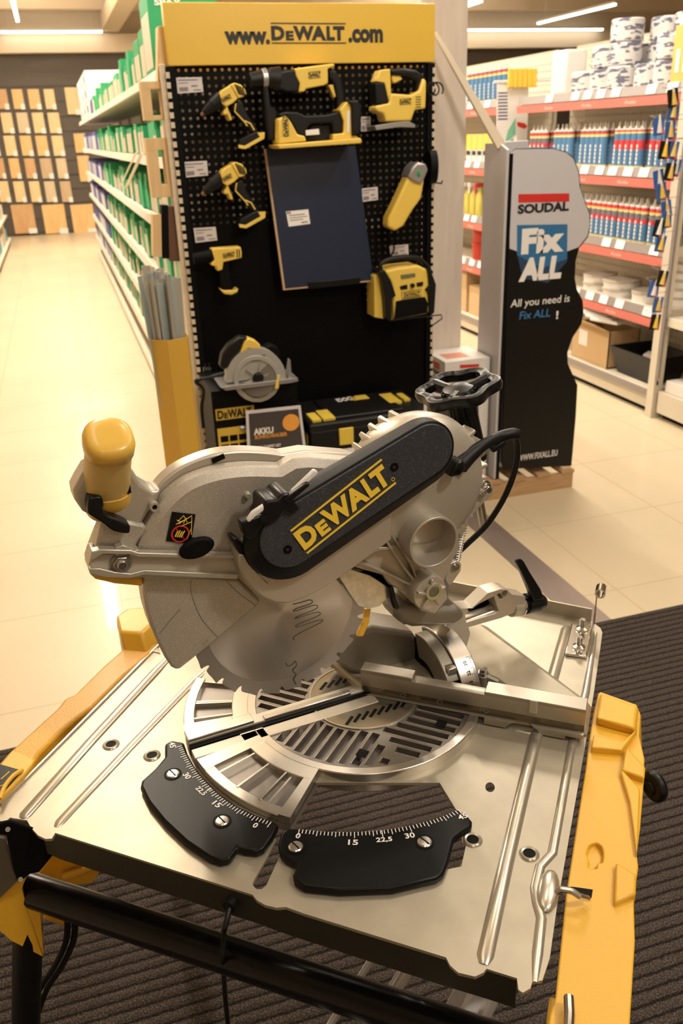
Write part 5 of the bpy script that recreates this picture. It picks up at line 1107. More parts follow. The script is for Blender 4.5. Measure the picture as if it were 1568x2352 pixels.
fp(((1302, 583), (1302, 600), (1258, 650), (1200, 640), (1187, 585), (1244, 606)), .0011, M('print_navy', (.02, .05, .12), .5), 'blue_block')
ft('Fix', 1196, 526, 1293, 585, WHITE, .0022, .06); ft('ALL', 1190, 594, 1286, 648, WHITE, .0022, .06, .01)
ft('All you need is', 1171, 689, 1305, 712, WHITE, .0016, .005, .004); ft('Fix ALL', 1192, 716, 1262, 734, M('print_blue', (.05, .20, .48), .5), .0016, .005, .004); ft('!', 1276, 714, 1281, 733, WHITE)
ft('WWW.FIXALL.EU', 1188, 1046, 1278, 1060, WHITE, .0016, .01)
xL = aY(1166, 345, SY).x-.004
obj('side_panel', G().prism([V((xL, SY, .1)), V((xL, SY, 1.535)), V((xL, SY+.07, 1.56)), V((xL, SY+.20, 1.56)), V((xL, SY+.22, .1))], V((.012, 0, 0))), GREYP, t, .001)
obj('inner_edge', G().bb(xL+.012, xL+.028, SY-.002, SY+.01, .1, 1.52), BLKM, t)
obj('back_panel', G().bb(xL+.01, xL+.38, SY+.19, SY+.20, .1, 1.50), SWH, t); obj('top_crest', G().bb(xL+.03, xL+.18, SY+.15, SY+.16, 1.49, 1.565), SWH, t, .004)
for k in range(4): obj('stand_shelf', G().bb(xL+.012, xL+.38, SY+.02, SY+.19, .15+.38*k, .17+.38*k), GREYP, t)
pl_ = thing('pallet', 'low wooden pallet under the sealant stand', 'pallet', (1.99, 3.55, 0)); PW = M('pallet_wood', (.42, .26, .13), .7, 0, None, (8, (.52, .34, .18), .3, .7, (1, 8, 8)))
obj('stringer', G().bb(1.55, 2.187, 3.345, 3.37, 0, .078), PW, pl_); obj('stringer', G().bb(1.60, 2.187, 3.70, 3.73, 0, .078), PW, pl_)
for k in range(5): obj('deck_board', G().bb(1.60+.13*k, 1.60+.13*k+.07, 3.34, 3.75, .079, .095), PW, pl_)
# slanting board from column to stand
A = [aY(998, 66, 3.55), aY(1003, 100, 3.55)]; A1 = aY(1000, 75, 3.56); B1 = aY(1152, 335, 3.42)
d_ = (B1-A1).normalized(); s_ = V((d_.z, 0, -d_.x)).normalized()
tag(obj('slanting_strip', G().loft([[A1+s_*.006+V((0, y, 0)), A1-s_*.006+V((0, y, 0)), ][:1]+[A1-s_*.006, A1-s_*.006+V((0, .02, 0)), A1+s_*.006+V((0, .02, 0))], [B1+s_*.022, B1-s_*.022, B1-s_*.022+V((0, .02, 0)), B1+s_*.022+V((0, .02, 0))]] if False else [[A1+s_*.007, A1-s_*.007, A1-s_*.007+V((0, .02, 0)), A1+s_*.007+V((0, .02, 0))], [B1+s_*.020, B1-s_*.020, B1-s_*.020+V((0, .02, 0)), B1+s_*.020+V((0, .02, 0))]]), CREAM), 'pale flat strip slanting from the white column down to the sealant stand', 'strip')
# white carton beside the column
bx0 = aY(992, 815, 3.62).x; 
t = thing('white_carton', 'white carton with red and black maker print between display and sealant stand', 'carton', (1.75, 3.6, 0))
cy0 = 3.42; a = aY(1022, 832, cy0); b_ = aY(1116, 828, cy0)
obj('carton', G().bb(a.x, b_.x+.02, cy0, cy0+.24, .078, a.z), WHT, t, .002)
obj('red_bar', G().prism([aY(x, y, cy0-.001) for x, y in ((1058, 822), (1100, 821), (1100, 829), (1058, 831))] if False else [aY(x, y, cy0-.001) for x, y in ((1056, 838), (1100, 836), (1100, 843), (1056, 846))], V((0, .001, 0))), RED, t)
g = G(); aa = aY(1056, 858, cy0-.001); bb_ = aY(1100, 858, cy0-.001); addtext(g, 'SOUDAL', aa, V(((bb_-aa).x, 0, 0)), V((0, 0, .018)), V((0, -.001, 0)), .04); obj('carton_text', g, INK, t, ang=None)
obj('side_bar', G().bb(a.x-.001, a.x, cy0+.06, cy0+.16, a.z-.05, a.z-.02), RED, t)
g = G(); addtext(g, 'SOUDAL', V((a.x-.001, cy0+.18, a.z-.075)), V((0, -.13, 0)), V((0, 0, .018)), V((-.001, 0, 0)), .03); obj('carton_text', g, INK, t, ang=None)
obj('top_label', G().bb(a.x+.03, a.x+.14, cy0+.05, cy0+.14, a.z, a.z+.0008), M('faded_red', (.6, .25, .18), .5), t)
# ================================================================ LEFT SHELF RACK
RK = M('rack_cream', (.60, .54, .44), .45); SHW = M('shelf_edge_white', (.78, .72, .62), .35)
GX = .48
LEV = (1.895, 1.545, 1.235, .93, .63, .34, .10)
rk = thing('shelf_rack', 'long cream shelf rack of green screw boxes on the right side of the left aisle', 'shelf rack', (.72, 8.9, 0))
obj('back_panel', G().bb(.97, 1.0, 3.80, 14.2, 0, 2.02), RK, rk)
for i, z in enumerate(LEV):
    obj('shelf', G().bb(GX+.02, .97, 3.82, 14.2, z-.03, z-.005), RK, rk, .001)
    obj('shelf_edge', G().loft([[V((GX, y, z-.045)), V((GX+.02, y, z-.045)), V((GX+.02, y, z)), V((GX+.012, y, z))] for y in (3.82, 14.2)]), SHW, rk)
for k in range(8): obj('upright', G().bb(GX+.46, GX+.49, 3.82+1.475*k, 3.86+1.475*k, 0, 2.02), RK, rk)
LBL = M('box_label', (.66, .56, .44), .5); 
def gbox(w_, h, dpt, lab, name='screw_box', top=GRN, face=LBL):
    t = thing(name, lab, 'box', (0, 0, 0))
    obj('box_body', G().bb(.004, dpt, -w_/2, w_/2, 0, h), top, t)
    obj('box_front', G().bb(0, .004, -w_/2+.006, w_/2-.006, .004, h*.80), face, t)
    return t
BTM = M('purple_carton', (.10, .10, .34), .5); WBX = M('white_carton', (.76, .73, .68), .5)
P_ = [gbox(.13, .15, .3, 'x'), gbox(.15, .17, .3, 'x', top=GRN2), gbox(.12, .12, .3, 'x'), gbox(.17, .20, .3, 'x', top=GRN, face=GRN2)]
PB_ = [gbox(.16, .18, .3, 'x', 'purple_box', BTM, WBX), gbox(.2, .15, .3, 'x', 'purple_box', BTM, BTM)]
used = set(); names_l = ('top', 'second', 'third', 'fourth', 'fifth', 'sixth')
def put(P, loc, lab, grp=None, rz=0):
    if id(P) not in used:
        used.add(id(P)); P.location = loc; P.rotation_euler = (0, 0, rz); P['label'] = lab
        if grp: P['group'] = grp
        return P
    return dup(P, loc, rz, lab, grp)
RNK = ('nearest', 'second nearest', 'third nearest', 'fourth nearest', 'fifth nearest', 'sixth nearest', 'seventh nearest', 'eighth nearest', 'ninth nearest', 'tenth nearest')
for i in range(6):
    y = 3.95; n = 0
    while y < 13.9:
        if y < 10.4 and not (i == 0 and y < 5.4):
            Pk = random.choice(P_[:3] if random.random() < .8 else P_[3:]); w_ = .17 + random.uniform(.0, .045)
            lab = ('green screw box on the %s shelf of the left rack, %s to display' % (names_l[i], RNK[n])) if n < 8 else 'green and cream screw box farther along the %s shelf of the left rack' % names_l[i]
            put(Pk, (GX+.03+random.uniform(0, .03), y, LEV[i]), lab, 'green boxes on the %s shelf of the left rack' % names_l[i]); n += 1
        elif y >= 10.4 and not (i == 0 and y > 11):
            w_ = .25; put(random.choice(PB_), (GX+.03, y, LEV[i]), 'purple and white carton at the far end of the %s shelf of the left rack' % names_l[i], 'purple cartons at the far end of the left rack, %s shelf' % names_l[i])
        else: w_ = .2
        y += w_
# big green cartons stacked on the top shelf, near end
for (y0, y1, x0, x1, z0, z1, txt) in ((3.95, 4.20, .52, .80, LEV[0], 2.02, False), (4.28, 4.62, .50, .80, LEV[0], 2.20, True), (4.70, 5.0, .52, .80, LEV[0], 2.12, True), (5.05, 5.35, .52, .80, LEV[0], 2.10, False)):
    w_ = ('nearest the header', 'tallest of the row', 'third from the display', 'fourth from the display')[[3.95, 4.28, 4.70, 5.05].index(y0)]
    t = thing('large_green_carton', 'large green carton on top of the left rack, ' + w_, 'carton', ((x0+x1)/2, (y0+y1)/2, z0))
    obj('carton', G().bb(x0, x1, y0, y1, z0, z1), GRN, t, .002)
    obj('front_label', G().bb(x0-.001, x0, y0+.02, y1-.03, z0+.02, z1-.07), LBL, t)
    if txt:
        g = G(); addtext(g, 'SPAX', V((x0+.03, y0-.001, z1-.05)), V((.12, 0, 0)), V((0, 0, .025)), V((0, -.001, 0)), .04); obj('carton_text', g, WHITE, t, ang=None)
        obj('printed_ring', G().ring(V((x0+.20, y0-.001, z0+.09)), V((x0+.20, y0-.002, z0+.09)), .03, .036), GRN2, t)
for k in range(9):
    y = 11.2+(k % 3)*.9; z = LEV[0]+.15*(k//3)
    t = thing('white_carton', 'white carton stacked on far end of left rack, %s layer, %s from wall' % (('bottom', 'middle', 'top')[k//3], ('third', 'second', 'first')[k % 3]), 'carton', (.6, y, z))
    obj('carton', G().bb(GX+.02, .9, y-.42, y+.42, z, z+.145), WBX, t, .002); obj('blue_print', G().bb(GX+.019, GX+.02, y-.2, y+.1, z+.04, z+.11), BLUL, t)
# big green bins deeper in the shelves near the display
for i, (z, y) in enumerate(((LEV[1]+.0, 4.05), (LEV[3], 4.2), (LEV[4], 4.3))):
    t = tag(obj('green_bin', G().bb(.80, .95, y-.2, y+.5, z, z+.26), GRN, None, .003), 'dark green bin at the back of the %s shelf near the display' % ('second', 'fourth', 'fifth')[i], 'bin')
# white sign brackets leaning off the shelf
for k, (a, b_) in enumerate((((312, 352), (278, 424)), ((326, 352), (290, 430)))):
    A = aX(*a, .44); B = aX(*b_, .40); tag(obj('sign_bracket', G().tube([A, B], .010 if k else .006, 4), SHW), ('thin', 'broad')[k]+' white sign bracket slanting down from the second shelf edge', 'bracket')
# wooden frames on the display's left post
PINE = M('pine_wood', (.62, .42, .20), .6, 0, None, (5, (.72, .52, .28), .3, .7, (8, 8, 1))); PINED = M('oak_wood', (.40, .24, .11), .6, 0, None, (5, (.50, .32, .16), .3, .7, (8, 8, 1)))
wy = 3.52
def wframe(px, hole, lab, mt):
    P = [aY(x, y, wy) for x, y in px]; t = thing('wooden_frame', lab, 'wooden frame', tuple(P[0]))
    x0, x1, z1, z0 = P[0].x, P[1].x, P[0].z, P[2].z; H = [aY(x, y, wy) for x, y in hole]; hx0, hx1, hz1, hz0 = H[0].x, H[1].x, H[0].z, H[1].z
    dp = .075
    for nm, b_ in (('rail', (x0, x1, hz1, z1)), ('rail', (x0, x1, z0, hz0)), ('stile', (x0, hx0, hz0, hz1)), ('stile', (hx1, x1, hz0, hz1))): obj(nm, G().bb(b_[0], b_[1], wy, wy+dp, b_[2], b_[3]), mt, t, .001)
wframe(((322, 187), (383, 187), (383, 275)), ((345, 204), (375, 264)), 'small pale wooden profile frame hung left of the display', PINE)
wframe(((334, 318), (398, 318), (398, 452)), ((362, 345), (384, 424)), 'tall pale wooden profile frame hung below the small one', PINE)
for px, mt, lab in ((((350, 492), (370, 492), (372, 590), (352, 590)), PINE, 'notched pale wood sample block left of the dark slat'), (((371, 472), (386, 472), (388, 594), (374, 594)), BLKM, 'black wood sample slat between two brown blocks'), (((386, 474), (412, 474), (415, 600), (389, 600)), M('walnut', (.11, .05, .025), .5), 'dark brown wood sample block beside the peg display'), (((362, 60), (388, 60), (388, 185), (362, 185)), PINE, 'upright pine slat left of the yellow header')):
    P = [aY(x, y, wy) for x, y in px]; tag(obj('wood_sample', G().prism(P, V((0, .07, 0))), mt, None, .001), lab, 'wood sample')
# ================================================================ FAR WALL SAMPLES
rows = [(205, 250, ((-12, 22), (25, 58), (62, 96), (99, 130))), (259, 305, ((0, 34), (36, 70), (72, 106), (108, 142))), (312, 357, ((-22, 2), (7, 41), (44, 78), (80, 114), (117, 150))), (364, 409, ((-14, 15), (18, 50), (54, 86), (90, 124), (127, 158))), (417, 463, ((-8, 26), (29, 62), (65, 97), (100, 132), (136, 168))), (471, 534, ((23, 86), (94, 157), (160, 222))), (201, 262, ((147, 185),)), (307, 350, ((168, 202),)), (358, 416, ((176, 212),))]
WD = [((.66, .42, .17), (.76, .52, .24)), ((.50, .30, .14), (.60, .38, .19)), ((.72, .53, .27), (.80, .62, .36)), ((.56, .46, .30), (.66, .55, .38)), ((.34, .19, .09), (.44, .27, .13)), ((.45, .33, .20), (.56, .42, .27))]
WMS = [M('wood_tile', a, .5, 0, None, (3, b_, .3, .7, (5, 5, .8))) for a, b_ in WD]
ROWN = ('top row', 'second row', 'third row', 'fourth row', 'fifth row', 'bottom row of large boards', 'upper right column', 'middle right column', 'lower right column'); CN = ('first', 'second', 'third', 'fourth', 'fifth')
pick = [(1, 0, 0, 2), (2, 3, 2, 2), (2, 2, 0, 0, 2), (1, 0, 1, 5, 3), (2, 2, 2, 3, 5), (1, 0, 0), (2,), (0,), (0,)]
for r, (ya, yb, xs) in enumerate(rows):
    for k, (xa, xb) in enumerate(xs):
        a = aY(xa, ya, BACKY-.05); b_ = aY(xb, yb, BACKY-.05); cx = (a.x+b_.x)/2
        w_ = (b_.x-a.x)*.98; zc = (a.z+b_.z)/2; h = a.z-b_.z
        t = thing('floor_sample', 'flooring sample on the far wall, %s, %s from left' % (ROWN[r], CN[k]), 'flooring sample', (cx, BACKY-.06, zc-h/2), 0, 'flooring samples on the far wall')
        obj('board', G().bb(cx-w_/2, cx+w_/2, BACKY-.06, BACKY-.025, zc-h/2, zc+h/2), WMS[pick[r][k]], t, .003)
        obj('sample_tag', G().bb(cx+w_*.14, cx+w_*.52, BACKY-.065, BACKY-.061, zc-h/2-.01, zc-h/2+.085), WHITE, t)
# shelf rack on the far left
r2 = thing('shelf_rack', 'cream shelf rack cut off by the left edge of the photo', 'shelf rack', (-1.1, 12, 0))
obj('back_panel', G().bb(-1.4, -1.37, 8.5, 17, 0, 1.7), RK, r2)
for z in (.12, .5, .9, 1.3): obj('shelf', G().bb(-1.37, -.88, 8.5, 17, z-.03, z), SHW, r2, .002)
CT = [M('stock_carton', (.55, .44, .30), .6), WBX, M('teal_carton', (.05, .30, .36), .5)]
for i, z in enumerate((.12, .5, .9, 1.3)):
    for k in range(16):
        t = tag(obj('stock_carton', G().bb(-1.3, -.92, 8.7+.5*k, 9.1+.5*k, z, z+random.uniform(.18, .28)), random.choice(CT), None, .003), 'stock carton on the %s shelf of the rack at the left edge' % ('bottom', 'second', 'third', 'top')[i], 'carton', 'cartons on the %s shelf at the left edge' % ('bottom', 'second', 'third', 'top')[i])
# ================================================================ RIGHT SHELF RACK
RX = 3.2; RLEV = (1.80, 1.375, .965, .62)
GSTR = M('tag_strip_grey', (.24, .21, .20), .4); PSH = M('panel_shade', (.50, .44, .34), .6); SPK = M('strip_pink', (.75, .45, .38), .5)
def rrack(y0, y1, lab):
    r3 = thing('shelf_rack', lab, 'shelf rack', (3.5, (y0+y1)/2, 0))
    perf('perforated_back', y0, min(y1, y0+1.8), .2, 2.1, 3.62, .045, .007, r3, RK, ax='x')
    obj('rear_panel', G().bb(3.64, 3.66, y0, y1, 0, 2.12), PSH, r3)
    for i, z in enumerate(RLEV):
        obj('shelf', G().bb(RX+.02, 3.62, y0, y1, z-.05, z), RK, r3, .001)
        obj('tag_strip', G().loft([[V((RX-.004, y, z-.045)), V((RX+.02, y, z-.045)), V((RX+.02, y, z+.005)), V((RX+.008, y, z+.005))] for y in (y0, y1)]), GSTR, r3)
        rs = obj('red_strip', G().bb(RX-.010, RX+.0, y0, y1, z-.098, z-.05), REDS, r3)
        g = G(); y = y0+.5
        while y < min(y1, y0+3): addtext(g, 'Actie', V((RX-.0105, y, z-.085)), V((0, -.11, 0)), V((0, 0, .020)), V((-.0005, 0, 0)), .02); y += .45
        o = obj('strip_text', g, SPK, rs, ang=None); o['kind'] = 'stuff'
        y = y0+.05
        while y < min(y1-.1, y0+2):
            if random.random() < .7: obj('price_tag', G().loft([[V((RX-.008, y_, z-.042)), V((RX-.005, y_, z-.042)), V((RX+.009, y_, z+.006)), V((RX+.005, y_, z+.006))] for y_ in (y, y+.085)]), WHITE, r3)
            y += .155+random.uniform(-.02, .03)
    obj('base_deck', G().bb(RX+.0, 3.62, y0, y1, .11, .16).bb(RX+.03, 3.62, y0, y1, .03, .11), RK, r3, .002)
    obj('base_strip', G().bb(RX-.004, RX, y0, y1, .115, .155), GSTR, r3); obj('plinth_gap', G().bb(RX+.05, 3.6, y0, y1, 0, .03), BLKM, r3)
    return r3
r3 = rrack(4.17, 5.95, 'cream sealant shelf rack with red edge strips on the right')
r3b = rrack(6.20, 10.6, 'cream shelf rack seen between the white column and the sealant stand')
g = G().bb(3.18, 3.24, 4.10, 4.16, 0, 2.15); po = obj('end_upright', g, RK, r3, .002)
g = G()
for k in range(38): g.bb(3.195, 3.205, 4.097, 4.101, .2+.05*k, .225+.05*k)
o = obj('upright_slots', g, BLKM, po); o['kind'] = 'stuff'
# neighbouring rack, nearer
r4 = thing('shelf_rack', 'perforated cream rack section at the right edge, nearest the camera', 'shelf rack', (3.5, 3.5, 0))
perf('perforated_back', 2.9, 4.06, .2, 2.1, 3.50, .05, .009, r4, RK, square=True, ax='x')
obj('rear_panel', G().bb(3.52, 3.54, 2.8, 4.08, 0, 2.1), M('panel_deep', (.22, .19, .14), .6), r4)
obj('base_deck', G().bb(RX, 3.5, 2.8, 4.08, .04, .17), RK, r4, .003); obj('shelf', G().bb(RX, 3.5, 2.8, 4.08, .55, .60), SHW, r4, .002)
obj('plinth_gap', G().bb(RX+.05, 3.5, 2.8, 4.08, 0, .04), BLKM, r4)
tag(obj('shelf_liner', G().bb(RX+.02, 3.48, 2.85, 4.05, .17, .24), WHT, None, .004), 'white tray on the base deck at the right edge of the photo', 'tray')
# cartridges
CYB = M('cartridge_yellow', (.72, .60, .22), .45); CWH = M('cartridge_white', (.74, .72, .70), .4); CRD = M('cartridge_red', (.58, .05, .06), .4); CBK = M('cartridge_dark', (.16, .16, .20), .4)
NOZ = M('nozzle_translucent', (.62, .58, .50), .4)
def cartridge(kind):
    t = thing('sealant_cartridge', 'x', 'cartridge', (0, 0, 0)); R_ = .0245
    def bnd(g, z0, z1, i): g.mat(i); g.cyl((0, 0, z0), (0, 0, z1), R_, None, 14)
    g = G()
    S_ = {'a': ((0, .012, 1), (.012, .17, 0), (.17, .185, 1), (.185, .198, 2), (.198, .205, 3), (.205, .212, 4)),
          'b': ((0, .012, 1), (.012, .10, 0), (.10, .15, 2), (.15, .185, 0), (.185, .195, 1), (.195, .205, 2), (.205, .212, 4)),
          'c': ((0, .012, 1), (.012, .11, 0), (.11, .135, 2), (.135, .165, 5), (.165, .18, 1), (.18, .2, 2), (.2, .212, 4))}[kind]
    for z0, z1, i in S_: bnd(g, z0, z1, i)
    b_ = obj('tube', g, [BLUL, CYB, CRD, CBK, CWH, CBK], t)
    g = G()
    for k in range(5): g.box((-R_-.0002, 0, .03+.022*k), (.001, .014, .016))
    o = obj('tube_print', g, CWH, b_); o['kind'] = 'stuff'
    obj('nozzle', G().cyl((0, 0, .212), (0, 0, .222), .011, None, 10).cyl((0, 0, .222), (0, 0, .25), .006, .003, 8), NOZ, t)
    return t
CK = {k: cartridge(k) for k in 'abc'}
SHN = {1: 'upper', 2: 'lower'}
def ordn(n): return ('first', 'second', 'third', 'fourth', 'fifth', 'sixth', 'seventh', 'eighth', 'ninth', 'tenth', 'eleventh', 'twelfth', 'thirteenth', 'fourteenth', 'fifteenth', 'sixteenth', 'seventeenth', 'eighteenth', 'nineteenth', 'twentieth')[n] if n < 20 else None
for lev, segs in ((1, ((4.26, 4, 'b'), (4.55, 5, 'b'), (4.92, 5, 'a'), (5.30, 4, 'a'), (5.62, 4, 'c'))), (2, ((4.25, 3, 'c'), (4.44, 5, 'c'), (4.73, 5, 'c'), (5.02, 5, 'c'), (5.32, 4, 'c')))):
    n = 0
    for y0, cnt, kd in segs:
        for j in range(cnt):
            for row in range(2):
                o = ordn(n)
                lab = 'blue and white sealant cartridge, %s row of the %s cartridge shelf, %s from the right' % (('front', 'back')[row], SHN[lev], o) if o else 'sealant cartridge at the left end of the %s cartridge shelf, %s row' % (SHN[lev], ('front', 'back')[row])
                put(CK[kd], (RX+.045+.056*row, y0+.056*j, RLEV[lev]), lab, 'sealant cartridges on the %s shelf, %s row' % (SHN[lev], ('front', 'back')[row]))
            n += 1
for k in range(9):
    y = 6.25+.075*k
    put(CK['a'], (RX+.05, y, RLEV[0]), 'sealant cartridge on the top shelf left of the sealant stand, %s from the right' % ordn(k), 'cartridges on the top shelf beside the column')
    if k < 5: put(CK['c'], (RX+.05, 6.2+.075*k, RLEV[2]), 'sealant cartridge on the lower shelf left of the sealant stand, %s from the right' % ordn(k), 'cartridges on the lower shelf beside the column')
# yellow cartons, spray bottles, red tubs, brown cartons beside the column
YC = M('yellow_carton', (.78, .52, .06), .5)
for k in range(6):
    y = 6.28+.10*k; t = thing('yellow_carton', 'narrow yellow and white carton on the middle shelf beside the column, %s from the right' % ordn(k), 'carton', (3.25, y, RLEV[1]), 0, 'yellow cartons beside the column')
    obj('carton', G().bb(3.22, 3.30, y-.04, y+.04, RLEV[1], RLEV[1]+.20), WHT, t, .002); obj('yellow_label', G().bb(3.218, 3.22, y-.04, y+.04, RLEV[1]+.09, RLEV[1]+.20), YC, t)
    obj('dark_print', G().bb(3.216, 3.218, y-.03, y+.03, RLEV[1]+.05, RLEV[1]+.08), INK, t)
for k in range(3):
    y = 6.62+.11*k; z = RLEV[2]
    t = thing('spray_bottle', 'yellow spray bottle beside the column, %s from the right' % ordn(k), 'spray bottle', (3.26, y, z), 0, 'spray bottles beside the column')
    obj('bottle', G().lathe((3.26, y, z), UP, [(.035, 0), (.038, .01), (.036, .16), (.014, .20), (.014, .22)], 16), (M('bottle_yellow', (.55, .48, .10), .3) if k == 0 else bpy.data.materials['bottle_yellow']), t); obj('trigger_head', G().bb(3.20, 3.28, y-.012, y+.012, z+.22, z+.25).bb(3.205, 3.215, y-.008, y+.008, z+.17, z+.22), CWH if k else CRD, t, .002)
RDB = M('red_tub', (.42, .035, .02), .35)
for k in range(6):
    y = 6.25+.20*(k % 3); z = RLEV[3]+.135*(k//3)
    t = thing('red_tub', 'red tub stacked beside the column, %s layer, %s from the right' % (('bottom', 'top')[k//3], ordn(k % 3)), 'tub', (3.31, y, z), 0, 'red tubs beside the column')
    obj('tub', G().lathe((3.31, y, z), UP, [(.082, 0), (.09, .115), (.094, .118)], 20), RDB, t); obj('tub_lid', G().cyl((3.31, y, z+.118), (3.31, y, z+.132), .096, None, 20), RDB, t)
for k, (y, h, w_) in enumerate(((6.3, .30, .2), (6.62, .24, .25), (6.9, .34, .2))):
    t = tag(obj('brown_carton', G().bb(3.24, 3.5, y-w_/2, y+w_/2, .16, .16+h), CARD if k != 0 else WBX, None, .002), ('white', 'low brown', 'tall brown')[k]+' carton on the base deck beside the column', 'carton')
# poster on a carton
t = thing('bar_code_sign', 'white product sign with dark bars hanging above the sealant stand', 'sign', (3.3, 6.1, 1.5))
yy = 6.12; P = [aY(x, y, yy) for x, y in ((1141, 192), (1196, 190), (1186, 310), (1166, 328), (1140, 318))]
obj('sign_board', G().prism(P, V((0, .004, 0))), WHT, t); 
for k in range(9):
    ya = 212+k*7.5; obj('bar', G().prism([aY(x, y, yy-.001) for x, y in ((1144, ya), (1166, ya-.5), (1165, ya+3), (1143, ya+3.5))], V((0, .0008, 0))), M('bar_navy', (.08, .08, .18), .5) if k == 0 else bpy.data.materials['bar_navy'], t)
obj('green_corner', G().prism([aY(x, y, yy-.001) for x, y in ((1160, 325), (1166, 300), (1184, 270), (1184, 308), (1166, 326))], V((0, .0008, 0))), M('sign_green', (.20, .48, .33), .5), t)
obj('red_arrow', G().prism([aY(x, y, yy-.002) for x, y in ((1187, 280), (1204, 283), (1211, 290), (1204, 296), (1188, 290))], V((0, .0008, 0))), RED, t)
obj('side_panel', G().prism([aY(x, y, yy) for x, y in ((1196, 190), (1214, 188), (1210, 322), (1186, 326), (1186, 310))], V((0, .05, 0))), WHT, t)
obj('hanger_bar', G().tube([aY(1135, 188, yy), aY(1262, 184, yy-.05), V((3.5, 6.22, aY(1262, 184, yy).z))], .010, 6), WHT, t)
for k in range(6):
    a = aY(1172+k*11, 172, 6.07); t = tag(obj('yellow_pouch', G().bb(a.x-.017, a.x+.017, 6.06, 6.08, a.z-.08, a.z+.04), YC, None, .004), 'yellow pouch hanging above the poster, %s from the left' % ordn(k), 'pouch', 'yellow pouches on the hanging bar')
# rolls on the top shelf
def roll_mat():
    mt = M('printed_wrap', (.62, .60, .58), .4); nt = mt.node_tree; b = nt.nodes['Principled BSDF']; tc = nt.nodes['Texture Coordinate']
    mp = nt.nodes.new('ShaderNodeMapping'); mp.inputs['Scale'].default_value = (12, 12, 40); n = nt.nodes.new('ShaderNodeTexNoise'); n.inputs['Scale'].default_value = 1.6; n.inputs['Detail'].default_value = 1
    r = nt.nodes.new('ShaderNodeValToRGB'); r.color_ramp.interpolation = 'CONSTANT'; r.color_ramp.elements[1].position = .56; r.color_ramp.elements[0].color = (.62, .60, .58, 1); r.color_ramp.elements[1].color = (.13, .13, .20, 1)
    nt.links.new(tc.outputs['Object'], mp.inputs[0]); nt.links.new(mp.outputs[0], n.inputs['Vector']); nt.links.new(n.outputs[0], r.inputs[0]); nt.links.new(r.outputs[0], b.inputs['Base Color']); return mt
WR = roll_mat()
ro = thing('wrapped_roll', 'x', 'roll', (0, 0, 0)); obj('roll', G().lathe((0, 0, 0), UP, [(.086, 0), (.094, .008), (.094, .112), (.086, .12), (.03, .118)], 28), WR, ro); obj('roll_core', G().ring((0, 0, .119), (0, 0, .122), .02, .032, 20), CARD, ro)
stacks = [(3.30, 4.42, 2, 0), (3.33, 4.64, 1, 0), (3.30, 4.86, 3, .0), (3.31, 5.07, 2, 0), (3.50, 4.32, 4, 0), (3.50, 4.56, 3, 0), (3.50, 4.98, 2, 0), (3.50, 5.2, 2, 0), (3.31, 5.28, 1, 0), (3.50, 4.77, 3, 0)]
for i, (x, y, n, _) in enumerate(stacks):
    for k in range(n):
        put(ro, (x+random.uniform(-.006, .006), y+random.uniform(-.006, .006), RLEV[0]+.1225*k), 'printed roll on top right shelf, %s stack from right in %s row, %s from bottom' % (ordn([s for s in range(len(stacks)) if (stacks[s][0] > 3.4) == (x > 3.4)].index(i)), 'back' if x > 3.4 else 'front', ordn(k)), 'printed rolls on the top right shelf', random.uniform(0, 6))
t = tag(obj('white_drum', G().bb(3.24, 3.40, 5.42, 5.60, RLEV[0], RLEV[0]+.26), WHT, None, .015), 'plain white rounded container at the left end of the roll stacks', 'container')
t = thing('orange_display_box', 'orange display box with white bottles printed, at the right end of the roll shelf', 'box', (3.3, 4.24, RLEV[0]))
obj('box_shell', G().bb(3.215, 3.40, 4.17, 4.31, RLEV[0], RLEV[0]+.27), M('display_orange', (.80, .42, .10), .5), t, .002)
for k in range(2): obj('printed_bottle', G().bb(3.213, 3.215, 4.19+.06*k, 4.22+.06*k, RLEV[0]+.05, RLEV[0]+.16), WHT, t)
# tubs and lids on the third shelf
LD = M('lid_grey', (.45, .40, .34), .5)
for k, (x, y, n, r_) in enumerate(((3.34, 4.98, 2, .11), (3.33, 4.72, 2, .12), (3.34, 4.46, 1, .10), (3.45, 4.30, 6, .085))):
    for j in range(n):
        h = .05 if n > 1 else .07
        t = thing('plastic_tub', 'flat white tub under the cartridge shelves, %s stack from left, %s from bottom' % (ordn(k), ordn(j)), 'tub', (x, y, RLEV[3]+h*j), 0, 'flat tubs on the third shelf')
        obj('tub', G().lathe((x, y, RLEV[3]+h*j), UP, [(r_*.93, 0), (r_*.97, h*.7)], 24), WHT, t); obj('rim', G().cyl((x, y, RLEV[3]+h*j+h*.7), (x, y, RLEV[3]+h*j+h*.98), r_, None, 24), LD, t)
# base deck stock
t = thing('open_carton', 'open brown carton with paper bags on the bottom right shelf', 'carton', (3.35, 4.85, .16))
g = G().bb(3.23, 3.24, 4.66, 5.08, .16, .40).bb(3.45, 3.46, 4.66, 5.08, .16, .40).bb(3.23, 3.46, 4.66, 4.67, .16, .40).bb(3.23, 3.46, 5.07, 5.08, .16, .40).bb(3.23, 3.46, 4.66, 5.08, .16, .17)
obj('carton', g, CARD, t); obj('flap', G().prism([V((3.23, 4.66, .40)), V((3.23, 5.08, .40)), V((3.14, 5.10, .46)), V((3.13, 4.68, .45))], V((0, 0, .004))), CARD, t)
obj('carton_label', G().bb(3.228, 3.23, 4.90, 5.0, .26, .36), WHT, t)
for k in range(5): tag(obj('paper_bag', G().box((3.34, 4.76+.06*k, .46+.012*k), (.26, .22, .022), (V((.95, .3, 0)), V((-.3, .95, 0)), V((0, 0, 1)))), WHT, None, .006), 'white paper bag in the open brown carton, %s from the bottom' % ordn(k), 'paper bag', 'paper bags in the open carton')
